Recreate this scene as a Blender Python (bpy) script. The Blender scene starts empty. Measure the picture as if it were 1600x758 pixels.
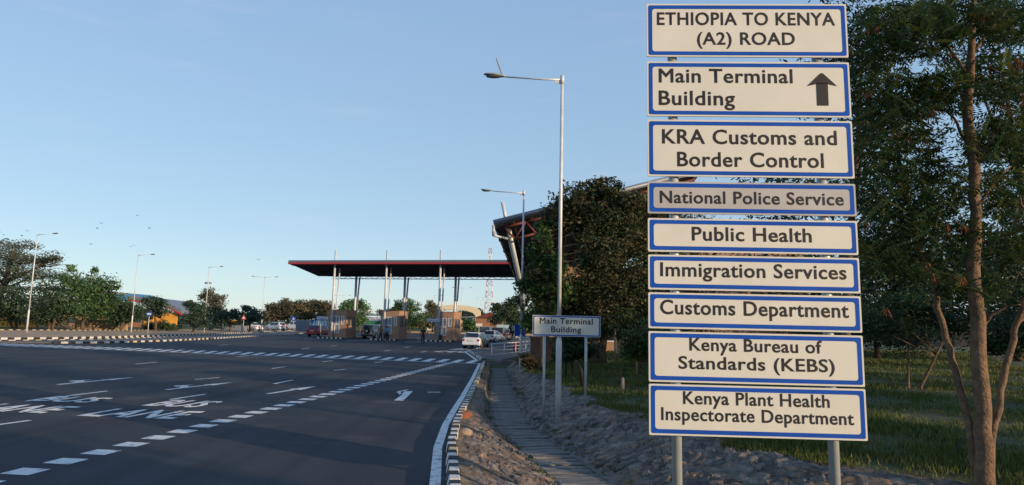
import bpy, bmesh, math, random
import numpy as np
from mathutils import Vector, Matrix

rnd = random.Random(11)
nr = np.random.RandomState(5)
S = bpy.context.scene
COL = S.collection
RAD = math.radians

# ------------------------------------------------------------------ camera
F_PX, PITCH, ROLL, EYE = 1030.0, RAD(7.2), RAD(1.25), 2.1
_cp, _sp, _cr, _sr = math.cos(PITCH), math.sin(PITCH), math.cos(ROLL), math.sin(ROLL)
FW = Vector((0, _cp, _sp)); _up = Vector((0, -_sp, _cp)); _rt = Vector((1, 0, 0))
RT = _rt * _cr + _up * _sr
UP = _up * _cr - _rt * _sr
cam_d = bpy.data.cameras.new('camera'); cam = bpy.data.objects.new('camera', cam_d); COL.objects.link(cam)
cam_d.sensor_width = 36; cam_d.sensor_fit = 'HORIZONTAL'; cam_d.lens = 36 * F_PX / 1600
cam_d.clip_start = 0.1; cam_d.clip_end = 5000
m3 = Matrix((RT, UP, -FW)).transposed()
cam.matrix_world = Matrix.Translation((0, 0, EYE)) @ m3.to_4x4()
S.camera = cam

# ------------------------------------------------------------------ sky, sun, exposure
SUN_AZ, SUN_EL = RAD(123.7), RAD(11.0)
SUN_DIR = Vector((math.sin(SUN_AZ) * math.cos(SUN_EL), math.cos(SUN_AZ) * math.cos(SUN_EL), math.sin(SUN_EL)))
W = bpy.data.worlds.new('World'); S.world = W; W.use_nodes = True
nt = W.node_tree; nt.nodes.clear()
sky = nt.nodes.new('ShaderNodeTexSky'); sky.sky_type = 'NISHITA'; sky.sun_disc = False
sky.sun_elevation = SUN_EL; sky.sun_rotation = SUN_AZ
sky.altitude = 900; sky.air_density = 1.0; sky.dust_density = 0.6; sky.ozone_density = 1.6
bg = nt.nodes.new('ShaderNodeBackground'); bg.inputs['Strength'].default_value = 0.15
wo = nt.nodes.new('ShaderNodeOutputWorld')
# thin wisps of high cloud, part of the sky itself
tc = nt.nodes.new('ShaderNodeTexCoord'); mp = nt.nodes.new('ShaderNodeMapping')
mp.inputs['Scale'].default_value = (2.2, 2.2, 14); mp.inputs['Rotation'].default_value = (RAD(6), RAD(-13), 0)
nz = nt.nodes.new('ShaderNodeTexNoise'); nz.inputs['Scale'].default_value = 1.7; nz.inputs['Detail'].default_value = 6
nz.inputs['Roughness'].default_value = 0.55
rp = nt.nodes.new('ShaderNodeValToRGB'); rp.color_ramp.elements[0].position = 0.56; rp.color_ramp.elements[1].position = 0.85
rp.color_ramp.elements[1].color = (0.17, 0.17, 0.17, 1)
mx = nt.nodes.new('ShaderNodeMix'); mx.data_type = 'RGBA'
nt.links.new(tc.outputs['Generated'], mp.inputs['Vector']); nt.links.new(mp.outputs['Vector'], nz.inputs['Vector'])
nt.links.new(nz.outputs['Fac'], rp.inputs['Fac']); nt.links.new(rp.outputs['Color'], mx.inputs['Factor'])
sx = nt.nodes.new('ShaderNodeSeparateXYZ'); hr = nt.nodes.new('ShaderNodeValToRGB'); hm = nt.nodes.new('ShaderNodeMix'); hm.data_type = 'RGBA'
hr.color_ramp.elements[0].position = 0.0; hr.color_ramp.elements[0].color = (2.14, 2.80, 3.24, 1)
hr.color_ramp.elements[1].position = 1.0; hr.color_ramp.elements[1].color = (.75, 1.35, 2.6, 1)
for ps, cc in ((.12, (1.80, 2.55, 3.28)), (.28, (1.58, 2.40, 3.30)), (.48, (1.38, 2.16, 3.30))):
    el = hr.color_ramp.elements.new(ps); el.color = (*cc, 1)
hm.inputs['Factor'].default_value = .75
nt.links.new(tc.outputs['Generated'], sx.inputs['Vector']); nt.links.new(sx.outputs['Z'], hr.inputs['Fac'])
nt.links.new(sky.outputs['Color'], hm.inputs['A']); nt.links.new(hr.outputs['Color'], hm.inputs['B'])
nt.links.new(hm.outputs['Result'], mx.inputs['A']); mx.inputs['B'].default_value = (3.6, 3.5, 3.9, 1)
nt.links.new(mx.outputs['Result'], bg.inputs['Color']); nt.links.new(bg.outputs['Background'], wo.inputs['Surface'])
sl = bpy.data.lights.new('sun', 'SUN'); sun = bpy.data.objects.new('sun', sl); COL.objects.link(sun)
sl.energy = 3.3; sl.angle = RAD(0.5); sl.color = (1.0, 0.75, 0.48)
sun.rotation_euler = SUN_DIR.to_track_quat('Z', 'Y').to_euler()
S.view_settings.view_transform = 'Standard'; S.view_settings.look = 'None'
S.view_settings.gamma = 1; S.view_settings.exposure = 0.6
S.view_settings.use_curve_mapping = False
S.cycles.max_bounces = 6

# ------------------------------------------------------------------ helpers
def ray(px, py):
    return FW + RT * ((px - 800) / F_PX) - UP * ((py - 379) / F_PX)
def gp(px, py, z=0.0):          # a spot on the ground at height z
    r = ray(px, py); t = (z - EYE) / r.z
    return Vector((r.x * t, r.y * t, z))
def at(px, py, d):              # a spot d metres ahead
    r = ray(px, py); t = d / r.y
    return Vector((r.x * t, d, EYE + r.z * t))

def mat(name, col, rough=0.7, metal=0.0, col2=None, scale=6.0, bump=0.0, bscale=40.0, spec=0.35, detail=5, lo=0.35, hi=0.65, coat=0.0):
    m = bpy.data.materials.new(name); m.use_nodes = True
    t = m.node_tree; p = t.nodes['Principled BSDF']
    p.inputs['Base Color'].default_value = (*col, 1); p.inputs['Roughness'].default_value = rough
    p.inputs['Metallic'].default_value = metal; p.inputs['Specular IOR Level'].default_value = spec
    p.inputs['Coat Weight'].default_value = coat
    c = t.nodes.new('ShaderNodeTexCoord')
    if col2 is not None:
        n = t.nodes.new('ShaderNodeTexNoise'); n.inputs['Scale'].default_value = scale; n.inputs['Detail'].default_value = detail
        r = t.nodes.new('ShaderNodeValToRGB')
        r.color_ramp.elements[0].position = lo; r.color_ramp.elements[1].position = hi
        r.color_ramp.elements[0].color = (*col, 1); r.color_ramp.elements[1].color = (*col2, 1)
        t.links.new(c.outputs['Object'], n.inputs['Vector']); t.links.new(n.outputs['Fac'], r.inputs['Fac'])
        t.links.new(r.outputs['Color'], p.inputs['Base Color'])
    if bump:
        n2 = t.nodes.new('ShaderNodeTexNoise'); n2.inputs['Scale'].default_value = bscale; n2.inputs['Detail'].default_value = 6
        b = t.nodes.new('ShaderNodeBump'); b.inputs['Strength'].default_value = bump; b.inputs['Distance'].default_value = 0.02
        t.links.new(c.outputs['Object'], n2.inputs['Vector']); t.links.new(n2.outputs['Fac'], b.inputs['Height'])
        t.links.new(b.outputs['Normal'], p.inputs['Normal'])
    return m

def attr_mat(name, rough=0.8, translucent=0.0, bump=0.0, bscale=60, mul=None, spec=0.3):
    """base colour = the mesh's own 'tint' colours (one per leaf or stone)"""
    m = bpy.data.materials.new(name); m.use_nodes = True
    t = m.node_tree; p = t.nodes['Principled BSDF']; out = t.nodes['Material Output']
    a = t.nodes.new('ShaderNodeAttribute'); a.attribute_name = 'tint'
    src = a.outputs['Color']
    c = t.nodes.new('ShaderNodeTexCoord')
    if mul:
        n = t.nodes.new('ShaderNodeTexNoise'); n.inputs['Scale'].default_value = mul; n.inputs['Detail'].default_value = 6
        r = t.nodes.new('ShaderNodeValToRGB'); r.color_ramp.elements[0].position = .3; r.color_ramp.elements[1].position = .7
        r.color_ramp.elements[0].color = (.55, .55, .55, 1); r.color_ramp.elements[1].color = (1.25, 1.2, 1.15, 1)
        x = t.nodes.new('ShaderNodeMix'); x.data_type = 'RGBA'; x.blend_type = 'MULTIPLY'; x.inputs['Factor'].default_value = 1
        t.links.new(c.outputs['Object'], n.inputs['Vector']); t.links.new(n.outputs['Fac'], r.inputs['Fac'])
        t.links.new(src, x.inputs['A']); t.links.new(r.outputs['Color'], x.inputs['B']); src = x.outputs['Result']
    t.links.new(src, p.inputs['Base Color'])
    p.inputs['Roughness'].default_value = rough; p.inputs['Specular IOR Level'].default_value = spec
    if bump:
        n2 = t.nodes.new('ShaderNodeTexNoise'); n2.inputs['Scale'].default_value = bscale; n2.inputs['Detail'].default_value = 6
        b = t.nodes.new('ShaderNodeBump'); b.inputs['Strength'].default_value = bump; b.inputs['Distance'].default_value = 0.02
        t.links.new(c.outputs['Object'], n2.inputs['Vector']); t.links.new(n2.outputs['Fac'], b.inputs['Height'])
        t.links.new(b.outputs['Normal'], p.inputs['Normal'])
    if translucent:
        tr = t.nodes.new('ShaderNodeBsdfTranslucent'); ms = t.nodes.new('ShaderNodeMixShader')
        ms.inputs['Fac'].default_value = translucent
        t.links.new(src, tr.inputs['Color']); t.links.new(p.outputs['BSDF'], ms.inputs[1]); t.links.new(tr.outputs['BSDF'], ms.inputs[2])
        t.links.new(ms.outputs['Shader'], out.inputs['Surface'])
    return m

def link(name, me, material, parent=None, loc=None, rotz=0.0):
    o = bpy.data.objects.new(name, me); COL.objects.link(o)
    if material is not None: me.materials.append(material)
    if parent is not None: o.parent = parent
    if loc is not None: o.location = loc
    if rotz: o.rotation_euler = (0, 0, rotz)
    return o
def np_mesh(name, V, faces_flat, loop_tot, tint=None, smooth=False):
    """V (n,3), faces_flat int array, loop_tot per face"""
    me = bpy.data.meshes.new(name)
    V = np.asarray(V, dtype=np.float32); faces_flat = np.asarray(faces_flat, dtype=np.int32); loop_tot = np.asarray(loop_tot, dtype=np.int32)
    me.vertices.add(len(V)); me.vertices.foreach_set('co', V.ravel())
    me.loops.add(len(faces_flat)); me.loops.foreach_set('vertex_index', faces_flat)
    me.polygons.add(len(loop_tot))
    st = np.concatenate([[0], np.cumsum(loop_tot)[:-1]]).astype(np.int32)
    me.polygons.foreach_set('loop_start', st); me.polygons.foreach_set('loop_total', loop_tot)
    if smooth: me.polygons.foreach_set('use_smooth', np.ones(len(loop_tot), dtype=bool))
    if tint is not None:
        ca = me.color_attributes.new('tint', 'FLOAT_COLOR', 'POINT')
        c = np.ones((len(V), 4), dtype=np.float32); c[:, :3] = tint
        ca.data.foreach_set('color', c.ravel())
    me.update(calc_edges=True); me.validate()
    return me
class MB:
    def __init__(s): s.v = []; s.f = []; s.sm = []
    def quadpts(s, pts, sm=False):
        b = len(s.v); s.v += [tuple(p) for p in pts]; s.f.append(tuple(range(b, b + len(pts)))); s.sm.append(sm); return s
    def box(s, c, d, rz=0.0, rx=0.0, ry=0.0):
        b = len(s.v); R = Matrix.Rotation(rz, 3, 'Z') @ Matrix.Rotation(ry, 3, 'Y') @ Matrix.Rotation(rx, 3, 'X')
        for x in (-.5, .5):
            for y in (-.5, .5):
                for z in (-.5, .5):
                    s.v.append(tuple(Vector(c) + R @ Vector((x * d[0], y * d[1], z * d[2]))))
        for f in ((0, 1, 3, 2), (4, 6, 7, 5), (0, 4, 5, 1), (2, 3, 7, 6), (0, 2, 6, 4), (1, 5, 7, 3)):
            s.f.append(tuple(b + i for i in f)); s.sm.append(False)
        return s
    def tube(s, pts, rs, n=10, cap=True):
        pts = [Vector(p) for p in pts]
        if not hasattr(rs, '__len__'): rs = [rs] * len(pts)
        b = len(s.v); N = len(pts); prev = None
        for i, p in enumerate(pts):
            t = (pts[min(i + 1, N - 1)] - pts[max(i - 1, 0)]).normalized()
            if prev is None:
                a = t.orthogonal().normalized()
            else:
                a = prev - t * prev.dot(t)
                a = a.normalized() if a.length > 1e-6 else t.orthogonal().normalized()
            prev = a; c = t.cross(a)
            for k in range(n):
                th = 2 * math.pi * k / n
                s.v.append(tuple(p + (a * math.cos(th) + c * math.sin(th)) * rs[i]))
        for i in range(N - 1):
            for k in range(n):
                k2 = (k + 1) % n
                s.f.append((b + i * n + k, b + i * n + k2, b + (i + 1) * n + k2, b + (i + 1) * n + k)); s.sm.append(True)
        if cap:
            s.f.append(tuple(b + k for k in reversed(range(n)))); s.sm.append(False)
            s.f.append(tuple(b + (N - 1) * n + k for k in range(n))); s.sm.append(False)
        return s
    def prism(s, poly, h0, h1, axis='z'):
        """poly of 2-D points extruded between h0 and h1 along axis (x: poly=(y,z); y: poly=(x,z))"""
        b = len(s.v); n = len(poly)
        def P(q, h): return (q[0], q[1], h) if axis == 'z' else ((h, q[0], q[1]) if axis == 'x' else (q[0], h, q[1]))
        s.v += [P(q, h0) for q in poly] + [P(q, h1) for q in poly]
        s.f.append(tuple(b + i for i in reversed(range(n)))); s.f.append(tuple(b + n + i for i in range(n)))
        for i in range(n):
            j = (i + 1) % n; s.f.append((b + i, b + j, b + n + j, b + n + i))
        s.sm += [False] * (n + 2)
        return s
    def ball(s, c, r, nu=10, nv=7):
        if not hasattr(r, '__len__'): r = (r, r, r)
        b = len(s.v); s.v.append((c[0], c[1], c[2] - r[2]))
        for j in range(1, nv):
            ph = -math.pi / 2 + math.pi * j / nv
            for k in range(nu):
                th = 2 * math.pi * k / nu
                s.v.append((c[0] + r[0] * math.cos(ph) * math.cos(th), c[1] + r[1] * math.cos(ph) * math.sin(th), c[2] + r[2] * math.sin(ph)))
        s.v.append((c[0], c[1], c[2] + r[2])); e = len(s.v) - 1
        for k in range(nu):
            k2 = (k + 1) % nu
            s.f.append((b, b + 1 + k2, b + 1 + k)); s.sm.append(True)
            for j in range(nv - 2):
                q = b + 1 + j * nu; s.f.append((q + k, q + k2, q + nu + k2, q + nu + k)); s.sm.append(True)
            q = b + 1 + (nv - 2) * nu; s.f.append((q + k, q + k2, e)); s.sm.append(True)
        return s
    def build(s, name, material, parent=None, loc=None, rotz=0.0, bevel=0.0, fixn=True):
        me = bpy.data.meshes.new(name); me.from_pydata(s.v, [], s.f)
        me.polygons.foreach_set('use_smooth', s.sm); 
        if fixn:
            bm = bmesh.new(); bm.from_mesh(me); bmesh.ops.recalc_face_normals(bm, faces=bm.faces); bm.to_mesh(me); bm.free()
        me.update()
        o = link(name, me, material, parent, loc, rotz)
        if bevel:
            md = o.modifiers.new('bevel', 'BEVEL'); md.width = bevel; md.segments = 2; md.limit_method = 'ANGLE'; md.angle_limit = RAD(35)
        return o
def tag(o, label, cat, group=None, kind=None):
    o['label'] = label; o['category'] = cat
    if group: o['group'] = group
    if kind: o['kind'] = kind
    return o
def thing(name, label, cat, loc=(0, 0, 0), rotz=0.0, group=None):
    o = bpy.data.objects.new(name, None); COL.objects.link(o); o.empty_display_size = .2
    o.location = loc; o.rotation_euler = (0, 0, rotz)
    return tag(o, label, cat, group)
def struct(o): o['kind'] = 'structure'; return o
def dup(root, loc, rotz=None, label=None, group=None):
    kids = {}
    for o in list(COL.objects):
        if o.parent is not None: kids.setdefault(o.parent, []).append(o)
    def rec(o, par):
        c = o.copy(); COL.objects.link(c)
        if par is not None: c.parent = par
        for k in kids.get(o, []): rec(k, c)
        return c
    r = rec(root, None); r.location = loc
    if rotz is not None: r.rotation_euler = (0, 0, rotz)
    if label: r['label'] = label
    if group: r['group'] = group
    return r
def arc(cx, cy, r, a0, a1, n): return [(cx + r * math.cos(a0 + (a1 - a0) * i / n), cy + r * math.sin(a0 + (a1 - a0) * i / n)) for i in range(n + 1)]
def rrect(x0, y0, x1, y1, r, n=5):
    h = math.pi / 2
    return arc(x1 - r, y0 + r, r, -h, 0, n) + arc(x1 - r, y1 - r, r, 0, h, n) + arc(x0 + r, y1 - r, r, h, 2 * h, n) + arc(x0 + r, y0 + r, r, 2 * h, 3 * h, n)

def text_mesh(s, bold=0.018, extrude=0.0, space=1.0):
    """lettering as a mesh; returns (mesh, x0, x1, cap height) in font units"""
    cu = bpy.data.curves.new('lettering', 'FONT'); cu.body = s; cu.bevel_depth = bold; cu.bevel_resolution = 0; cu.resolution_u = 4
    cu.space_character = space; cu.extrude = extrude
    o = bpy.data.objects.new('lettering', cu); COL.objects.link(o)
    dg = bpy.context.evaluated_depsgraph_get(); dg.update()
    me = bpy.data.meshes.new_from_object(o.evaluated_get(dg))
    bpy.data.objects.remove(o)
    me.materials.clear()
    n = len(me.vertices); co = np.zeros(n * 3, dtype=np.float32); me.vertices.foreach_get('co', co); co = co.reshape(-1, 3)
    return me, co

# ------------------------------------------------------------------ materials
M = {}
M['asphalt'] = mat('asphalt', (.030, .035, .047), .85, col2=(.046, .051, .063), scale=.35, bump=.35, bscale=160, spec=.25)
M['paint'] = mat('road_paint', (.20, .20, .205), .75, col2=(.70, .70, .69), scale=7, bump=.2, bscale=120, lo=.30, hi=.47, detail=9)
M['soil'] = mat('soil', (.050, .070, .024), .95, col2=(.085, .085, .038), scale=.8, bump=.6, bscale=12)
M['dirt'] = mat('dry_dirt', (.40, .29, .19), .95, col2=(.26, .19, .125), scale=1.2, bump=.5, bscale=14)
M['paving'] = mat('paving', (.10, .095, .10), .9, col2=(.15, .14, .14), scale=2.0, bump=.3, bscale=50)
M['kwhite'] = mat('white_kerb_paint', (.66, .63, .58), .8, col2=(.44, .40, .34), scale=9, bump=.3, lo=.4, hi=.75)
M['kyellow'] = mat('yellowed_kerb_paint', (.62, .48, .24), .8, col2=(.44, .34, .18), scale=9, bump=.3)
M['kblack'] = mat('black_kerb_paint', (.022, .021, .028), .75, col2=(.065, .06, .06), scale=9, bump=.3, lo=.45, hi=.8)
M['slab'] = mat('drain_concrete', (.21, .20, .185), .92, col2=(.115, .105, .095), scale=3.5, bump=.6, bscale=30)
M['galv'] = mat('galvanised_steel', (.66, .67, .68), .5, .15, col2=(.54, .55, .57), scale=4)
M['polewhite'] = mat('pale_painted_steel', (.62, .63, .65), .5, .1, col2=(.50, .51, .54), scale=3)
M['post'] = mat('sign_post_grey', (.48, .50, .52), .5, .35, col2=(.40, .42, .44), scale=5)
M['lampgrey'] = mat('lamp_grey', (.34, .34, .34), .5, .2)
M['lens'] = mat('lamp_lens', (.10, .10, .11), .25)
M['swhite'] = mat('sign_white', (.68, .65, .58), .5, col2=(.61, .58, .515), scale=2.2, lo=.3, hi=.8, detail=9)
M['sgrey'] = mat('sign_dull_white', (.46, .44, .43), .55, col2=(.41, .39, .38), scale=2.2, detail=9)
M['sblue'] = mat('sign_blue', (.010, .085, .44), .6, col2=(.008, .068, .37), scale=2, spec=.12)
M['sback'] = mat('sign_back', (.50, .49, .47), .5)
M['sblack'] = mat('sign_black', (.018, .014, .016), .6)
M['wall'] = mat('orange_render', (.36, .21, .14), .85, col2=(.31, .18, .115), scale=1.5, bump=.15)
M['wallbrown'] = mat('brown_render', (.30, .15, .085), .85, col2=(.25, .125, .07), scale=1.5)
M['frame'] = mat('white_window_frame', (.62, .63, .66), .5)
M['glass'] = mat('dark_glass', (.045, .055, .07), .12, spec=.6)
M['paleglass'] = mat('pale_glass', (.20, .24, .29), .2, spec=.6)
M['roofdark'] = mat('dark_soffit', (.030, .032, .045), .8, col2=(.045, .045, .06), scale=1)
M['roofgrey'] = mat('roof_sheet', (.20, .22, .26), .5, .3)
M['red'] = mat('red_fascia', (.40, .035, .045), .5)
M['redsteel'] = mat('red_steel', (.13, .035, .028), .6)
M['rust'] = mat('mast_red', (.50, .16, .17), .6)
M['mwhite'] = mat('mast_white', (.72, .70, .70), .6)
M['bark'] = mat('bark', (.135, .095, .065), .95, col2=(.075, .055, .042), scale=7, bump=.9, bscale=22)
M['barkpale'] = mat('pale_bark', (.22, .135, .080), .95, col2=(.12, .078, .05), scale=9, bump=1.3, bscale=30)
M['leaf'] = attr_mat('leaves', .55, .28)
M['grass'] = attr_mat('grass_blades', .6, .25)
M['stone'] = attr_mat('pitching_stone', .92, bump=.6, bscale=45, mul=5.0)
M['pod'] = mat('dry_pods', (.30, .10, .05), .8, col2=(.20, .07, .035), scale=12)
M['tyre'] = mat('tyre', (.018, .018, .02), .85)
M['rim'] = mat('rim', (.42, .42, .44), .35, .7)
M['carwhite'] = mat('white_car_paint', (.66, .67, .70), .3, coat=.5)
M['carred'] = mat('red_car_paint', (.30, .018, .035), .3, coat=.5)
M['cardark'] = mat('dark_car_paint', (.022, .024, .03), .3, coat=.5)
M['carsilver'] = mat('silver_car_paint', (.36, .37, .38), .35, .4, coat=.4)
M['bumper'] = mat('black_plastic', (.03, .03, .032), .6)
M['tail'] = mat('tail_light_red', (.35, .02, .02), .3)
M['plate'] = mat('number_plate', (.55, .55, .50), .5)
M['skin'] = mat('skin', (.085, .045, .028), .6)
M['hair'] = mat('hair', (.012, .010, .009), .8)
M['tarp'] = mat('blue_sheet', (.035, .11, .24), .75, col2=(.05, .14, .27), scale=2)
M['greyblue'] = mat('grey_blue_sheet', (.17, .20, .25), .7)
M['paleyellow'] = mat('pale_yellow_render', (.62, .52, .36), .8)
M['bluesteel'] = mat('blue_roof', (.05, .17, .32), .5)
M['yellow'] = mat('yellow_render', (.72, .34, .05), .8, col2=(.62, .28, .05), scale=2)
M['tan'] = mat('tan_render', (.42, .29, .18), .85, col2=(.34, .23, .14), scale=1.5)
M['brick'] = mat('brown_wall', (.23, .13, .075), .9, col2=(.17, .095, .06), scale=5)
M['deadwood'] = mat('dead_wood', (.06, .045, .035), .95, bump=.6)
M['palewood'] = mat('pale_wood', (.34, .24, .17), .9, bump=.6)

def road_wear(m):
    """tyre-polished tracks along the lanes, dusty stains, patches and fine grit"""
    t = m.node_tree; p = t.nodes['Principled BSDF']; src = p.inputs['Base Color'].links[0].from_socket
    c = t.nodes.new('ShaderNodeTexCoord')
    def layer(scale, rot, nscale, lo, hi, tint, detail=6, sock=None):
        mp_ = t.nodes.new('ShaderNodeMapping'); mp_.inputs['Rotation'].default_value = (0, 0, rot); mp_.inputs['Scale'].default_value = scale
        n = t.nodes.new('ShaderNodeTexNoise'); n.inputs['Scale'].default_value = nscale; n.inputs['Detail'].default_value = detail
        r = t.nodes.new('ShaderNodeValToRGB'); r.color_ramp.elements[0].position = lo; r.color_ramp.elements[1].position = hi
        x = t.nodes.new('ShaderNodeMix'); x.data_type = 'RGBA'; x.inputs['B'].default_value = (*tint, 1)
        t.links.new(c.outputs['Object'], mp_.inputs['Vector']); t.links.new(mp_.outputs['Vector'], n.inputs['Vector']); t.links.new(n.outputs['Fac'], r.inputs['Fac'])
        t.links.new(r.outputs['Color'], x.inputs['Factor']); t.links.new(sock, x.inputs['A']); return x.outputs['Result']
    s_ = layer((1.0, .03, 1), RAD(13), 1.1, .48, .72, (.019, .021, .029), 4, src)        # darker wheel tracks
    s_ = layer((1, 1, 1), 0, .45, .56, .76, (.088, .083, .078), 9, s_)                    # dusty stains
    s_ = layer((1, 1, 1), 0, 2.6, .66, .74, (.090, .086, .080), 9, s_)                    # pale scuffs
    s_ = layer((1, 1, 1), 0, 38, .70, .80, (.13, .13, .125), 3, s_)                       # grit
    t.links.new(s_, p.inputs['Base Color'])
road_wear(M['asphalt'])
# ================================================================== SETTING: ground, road, bank
KY = [-20, 5, 9.02, 11.65, 14.27, 16.84, 19.83, 27.05, 37.3]
KX = [1.2, -.40, -.80, -1.05, -1.17, -1.20, -1.21, -1.30, -1.50]
def kb(y): return np.interp(y, KY, KX)
def xc(y): return np.interp(y, [-20, 4, 8, 10, 11.6, 14.65, 17.5, 21, 25.7, 37.5], [.8, .8, 1.45, 1.50, 1.27, .64, .12, -.1, -.28, -.66])
def ge(y): return np.interp(y, [-20, 6, 9, 9.6, 11.1, 12, 14.2, 15.6, 17.5, 22, 25.8, 29, 37.5], [7, 7, 6.3, 5.0, 4.2, 3.5, 2.9, 2.4, 2.15, 1.75, 1.2, .7, .25])
def dz(y): return np.interp(y, [-20, 12, 37.5], [-.52, -.5, -.27])
HWD = .44
XR_Y = [37.3, 39.6, 53.5, 66, 78, 100, 150]
_c1, _c2, _c3 = gp(752, 563.5), gp(731, 549.5), gp(765, 541)
XR = [-1.5, _c1.x, _c2.x, _c3.x, -1.6, .6, 9]
XR_Y = [37.3, _c1.y, _c2.y, _c3.y, 78, 100, 150]
def xr(y): return np.interp(y, XR_Y, XR)
BL = [(-52, 40), (-45, 46), (-40.35, 52.84), (-38.44, 57.54), (-37.97, 62.65), (-37.91, 72.24), (-38.87, 86.71), (-42.0, 115.9), (-44.2, 140.5), (-50, 190)]
def xb(y): return np.interp(y, [p[1] for p in BL], [p[0] for p in BL])
def zD(y): return np.interp(y, [0, 62, 75, 97, 135, 200], [.7, .63, .50, .37, .26, .15])
def profile(y, x, low=0.0):
    """terrain height across one row"""
    if y < 37.4:
        k, c, g, d = kb(y), xc(y), ge(y), dz(y)
        xp = [k - .02, k + .17, k + .45, c - HWD - .12, c - HWD, c + HWD, c + HWD + .12, g, g + 1.2, g + 30]
        zp = [-.06, .06, -.02, d + .04, d - .06, d - .06, d + .04, .10, .17, .42]
        xp = np.maximum.accumulate(np.array(xp) + np.arange(10) * 1e-4)
        return np.interp(x, xp, zp)
    r = xr(y)
    return np.interp(x, [r + .2, r + 4, r + 12, r + 60], [-.06, -.06, .2, .5])
xs = np.concatenate([[-1500, -700, -400, -250, -160], np.arange(-120, -56, 8), np.arange(-56, -30, 2.), np.arange(-30, -2, 4), np.arange(-2, 8, .25), np.arange(8, 30, 1.), [32, 36, 42, 50, 60, 80, 110, 160, 250, 400, 700, 1500]])
ys = np.concatenate([[-300, -120, -60, -30, -15, -6, 0, 3, 5], np.arange(6, 40, .5), np.arange(40, 160, 4.), [165, 180, 200, 240, 300, 400, 600, 1000, 2500]])
Z = np.zeros((len(ys), len(xs)))
for j, y in enumerate(ys):
    z = profile(y, xs)
    b = float(xb(max(min(y, 190), 40))); zz = zD(y)
    zl = np.interp(xs, [b - 60, b - 9, b - .2, b], [zz, zz, .0, -.06])
    z = np.where(xs < b, zl, z)
    if y > 152: z = np.maximum(z, np.interp(y, [152, 156, 400, 2500], [-.06, .15, .8, .8]))
    Z[j] = z - (.05 if 5 < y < 40 else .02) * ((xs > -3) & (xs < 9))
nx, ny = len(xs), len(ys)
XX, YY = np.meshgrid(xs, ys)
V = np.stack([XX.ravel(), YY.ravel(), Z.ravel()], 1)
ii = (np.arange(ny - 1)[:, None] * nx + np.arange(nx - 1)[None, :]).ravel()
Fq = np.stack([ii, ii + 1, ii + nx + 1, ii + nx], 1)
struct(link('ground', np_mesh('ground', V, Fq.ravel(), np.full(len(Fq), 4), smooth=True), M['soil']))

# road: one asphalt sheet from far left to the kerb
ry = np.concatenate([np.arange(-15, 6, 3), np.arange(6, 37.3, .7), [37.3] + XR_Y[1:]])
v = []; f = []
for i, y in enumerate(ry):
    right = kb(y) + .02 if y <= 37.3 else xr(y)
    cols = [-150, -60, -30, -12, -5, float(right)]
    v += [(c, y, 0.0) for c in cols]
    if i:
        a = (i - 1) * 6; b2 = i * 6
        f += [(a + k, a + k + 1, b2 + k + 1, b2 + k) for k in range(5)]
me = bpy.data.meshes.new('road'); me.from_pydata(v, [], f); struct(link('road', me, M['asphalt']))

# footway beyond the crossing
m = MB()
pv = [(XR[i] + .16, XR_Y[i]) for i in range(1, 6)] + [(12, 100), (8, 80), (4.2, 60), (1.2, 47.5), (-.55, 39.0)]
m.prism(pv, -.15, .11); struct(m.build('footway', M['paving']))
# headwall where the covered drain passes under the footway
m = MB(); m.box((-.6, 38.2, -.05), (1.9, .25, .36), rz=RAD(10)); tag(m.build('drain_headwall', M['slab'], bevel=.02), 'low concrete headwall closing the end of the covered drain below the steel railing', 'wall')

# stone-pitched bank on both sides of the drain: real relief, one tint per stone
def voro(x, y, cell, seed):
    r = np.random.RandomState(seed); K = 256
    jx = r.rand(K, K); jy = r.rand(K, K)
    gx = np.floor(x / cell).astype(int); gy = np.floor(y / cell).astype(int)
    d1 = np.full(x.shape, 9.); d2 = np.full(x.shape, 9.); cid = np.zeros(x.shape, dtype=int)
    for ox in (-1, 0, 1):
        for oy in (-1, 0, 1):
            cx, cy = gx + ox, gy + oy
            px = (cx + jx[cx % K, cy % K]) * cell; py = (cy + jy[cx % K, cy % K]) * cell
            d = np.hypot(x - px, y - py) / cell
            new = d < d1
            d2 = np.where(new, d1, np.minimum(d2, d)); cid = np.where(new, (cx % K) * K + cy % K, cid); d1 = np.where(new, d, d1)
    return d1, d2, cid
yy = np.concatenate([np.arange(7.5, 16, .028), np.arange(16, 24, .05), np.arange(24, 37.4, .1)])
tt = np.linspace(0, 1, 300)
BX = []; BZ = []; ED = []; CH = []
for y in yy:
    a, b, c = kb(y) + .165, ge(y) + .45 + .18 * math.sin(y * 2.1) + .12 * math.sin(y * 5.3), xc(y)
    x = a + (b - a) * tt
    BX.append(x); BZ.append(profile(y, x))
    ED.append(np.minimum((x - a) / .45, (b - x) / .35)); CH.append(np.abs(x - c) - HWD)
BX = np.array(BX); BZ = np.array(BZ); ED = np.array(ED); CH = np.array(CH)
BY = np.repeat(yy[:, None], len(tt), 1)
wx = BX + .06 * np.sin(BY * 3.1) + .04 * np.sin(BY * 7.7 + BX * 5); wy = BY * .78 + .06 * np.sin(BX * 4.3) + .03 * np.sin(BX * 11)
d1, d2, cid = voro(wx + 40, wy * 1.25 + 3, .18, 3)
e1, e2, cid2 = voro(wx + 11, wy + 9, .115, 9)
r = np.random.RandomState(8).rand(65536, 5)
edge = np.clip((d2 - d1) / .30, 0, 1); dome = np.clip(edge * 2.2, 0, 1) ** .5
lift = r[cid, 0]; tx = (r[cid, 1] - .5); ty = (r[cid, 2] - .5)
stone = .040 * dome * (.25 + 1.1 * lift) + dome * (tx * .62 * (np.mod(wx + 40, .18) - .09) + ty * .62 * (np.mod(wy * 1.25 + 3, .18) - .09))
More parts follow.
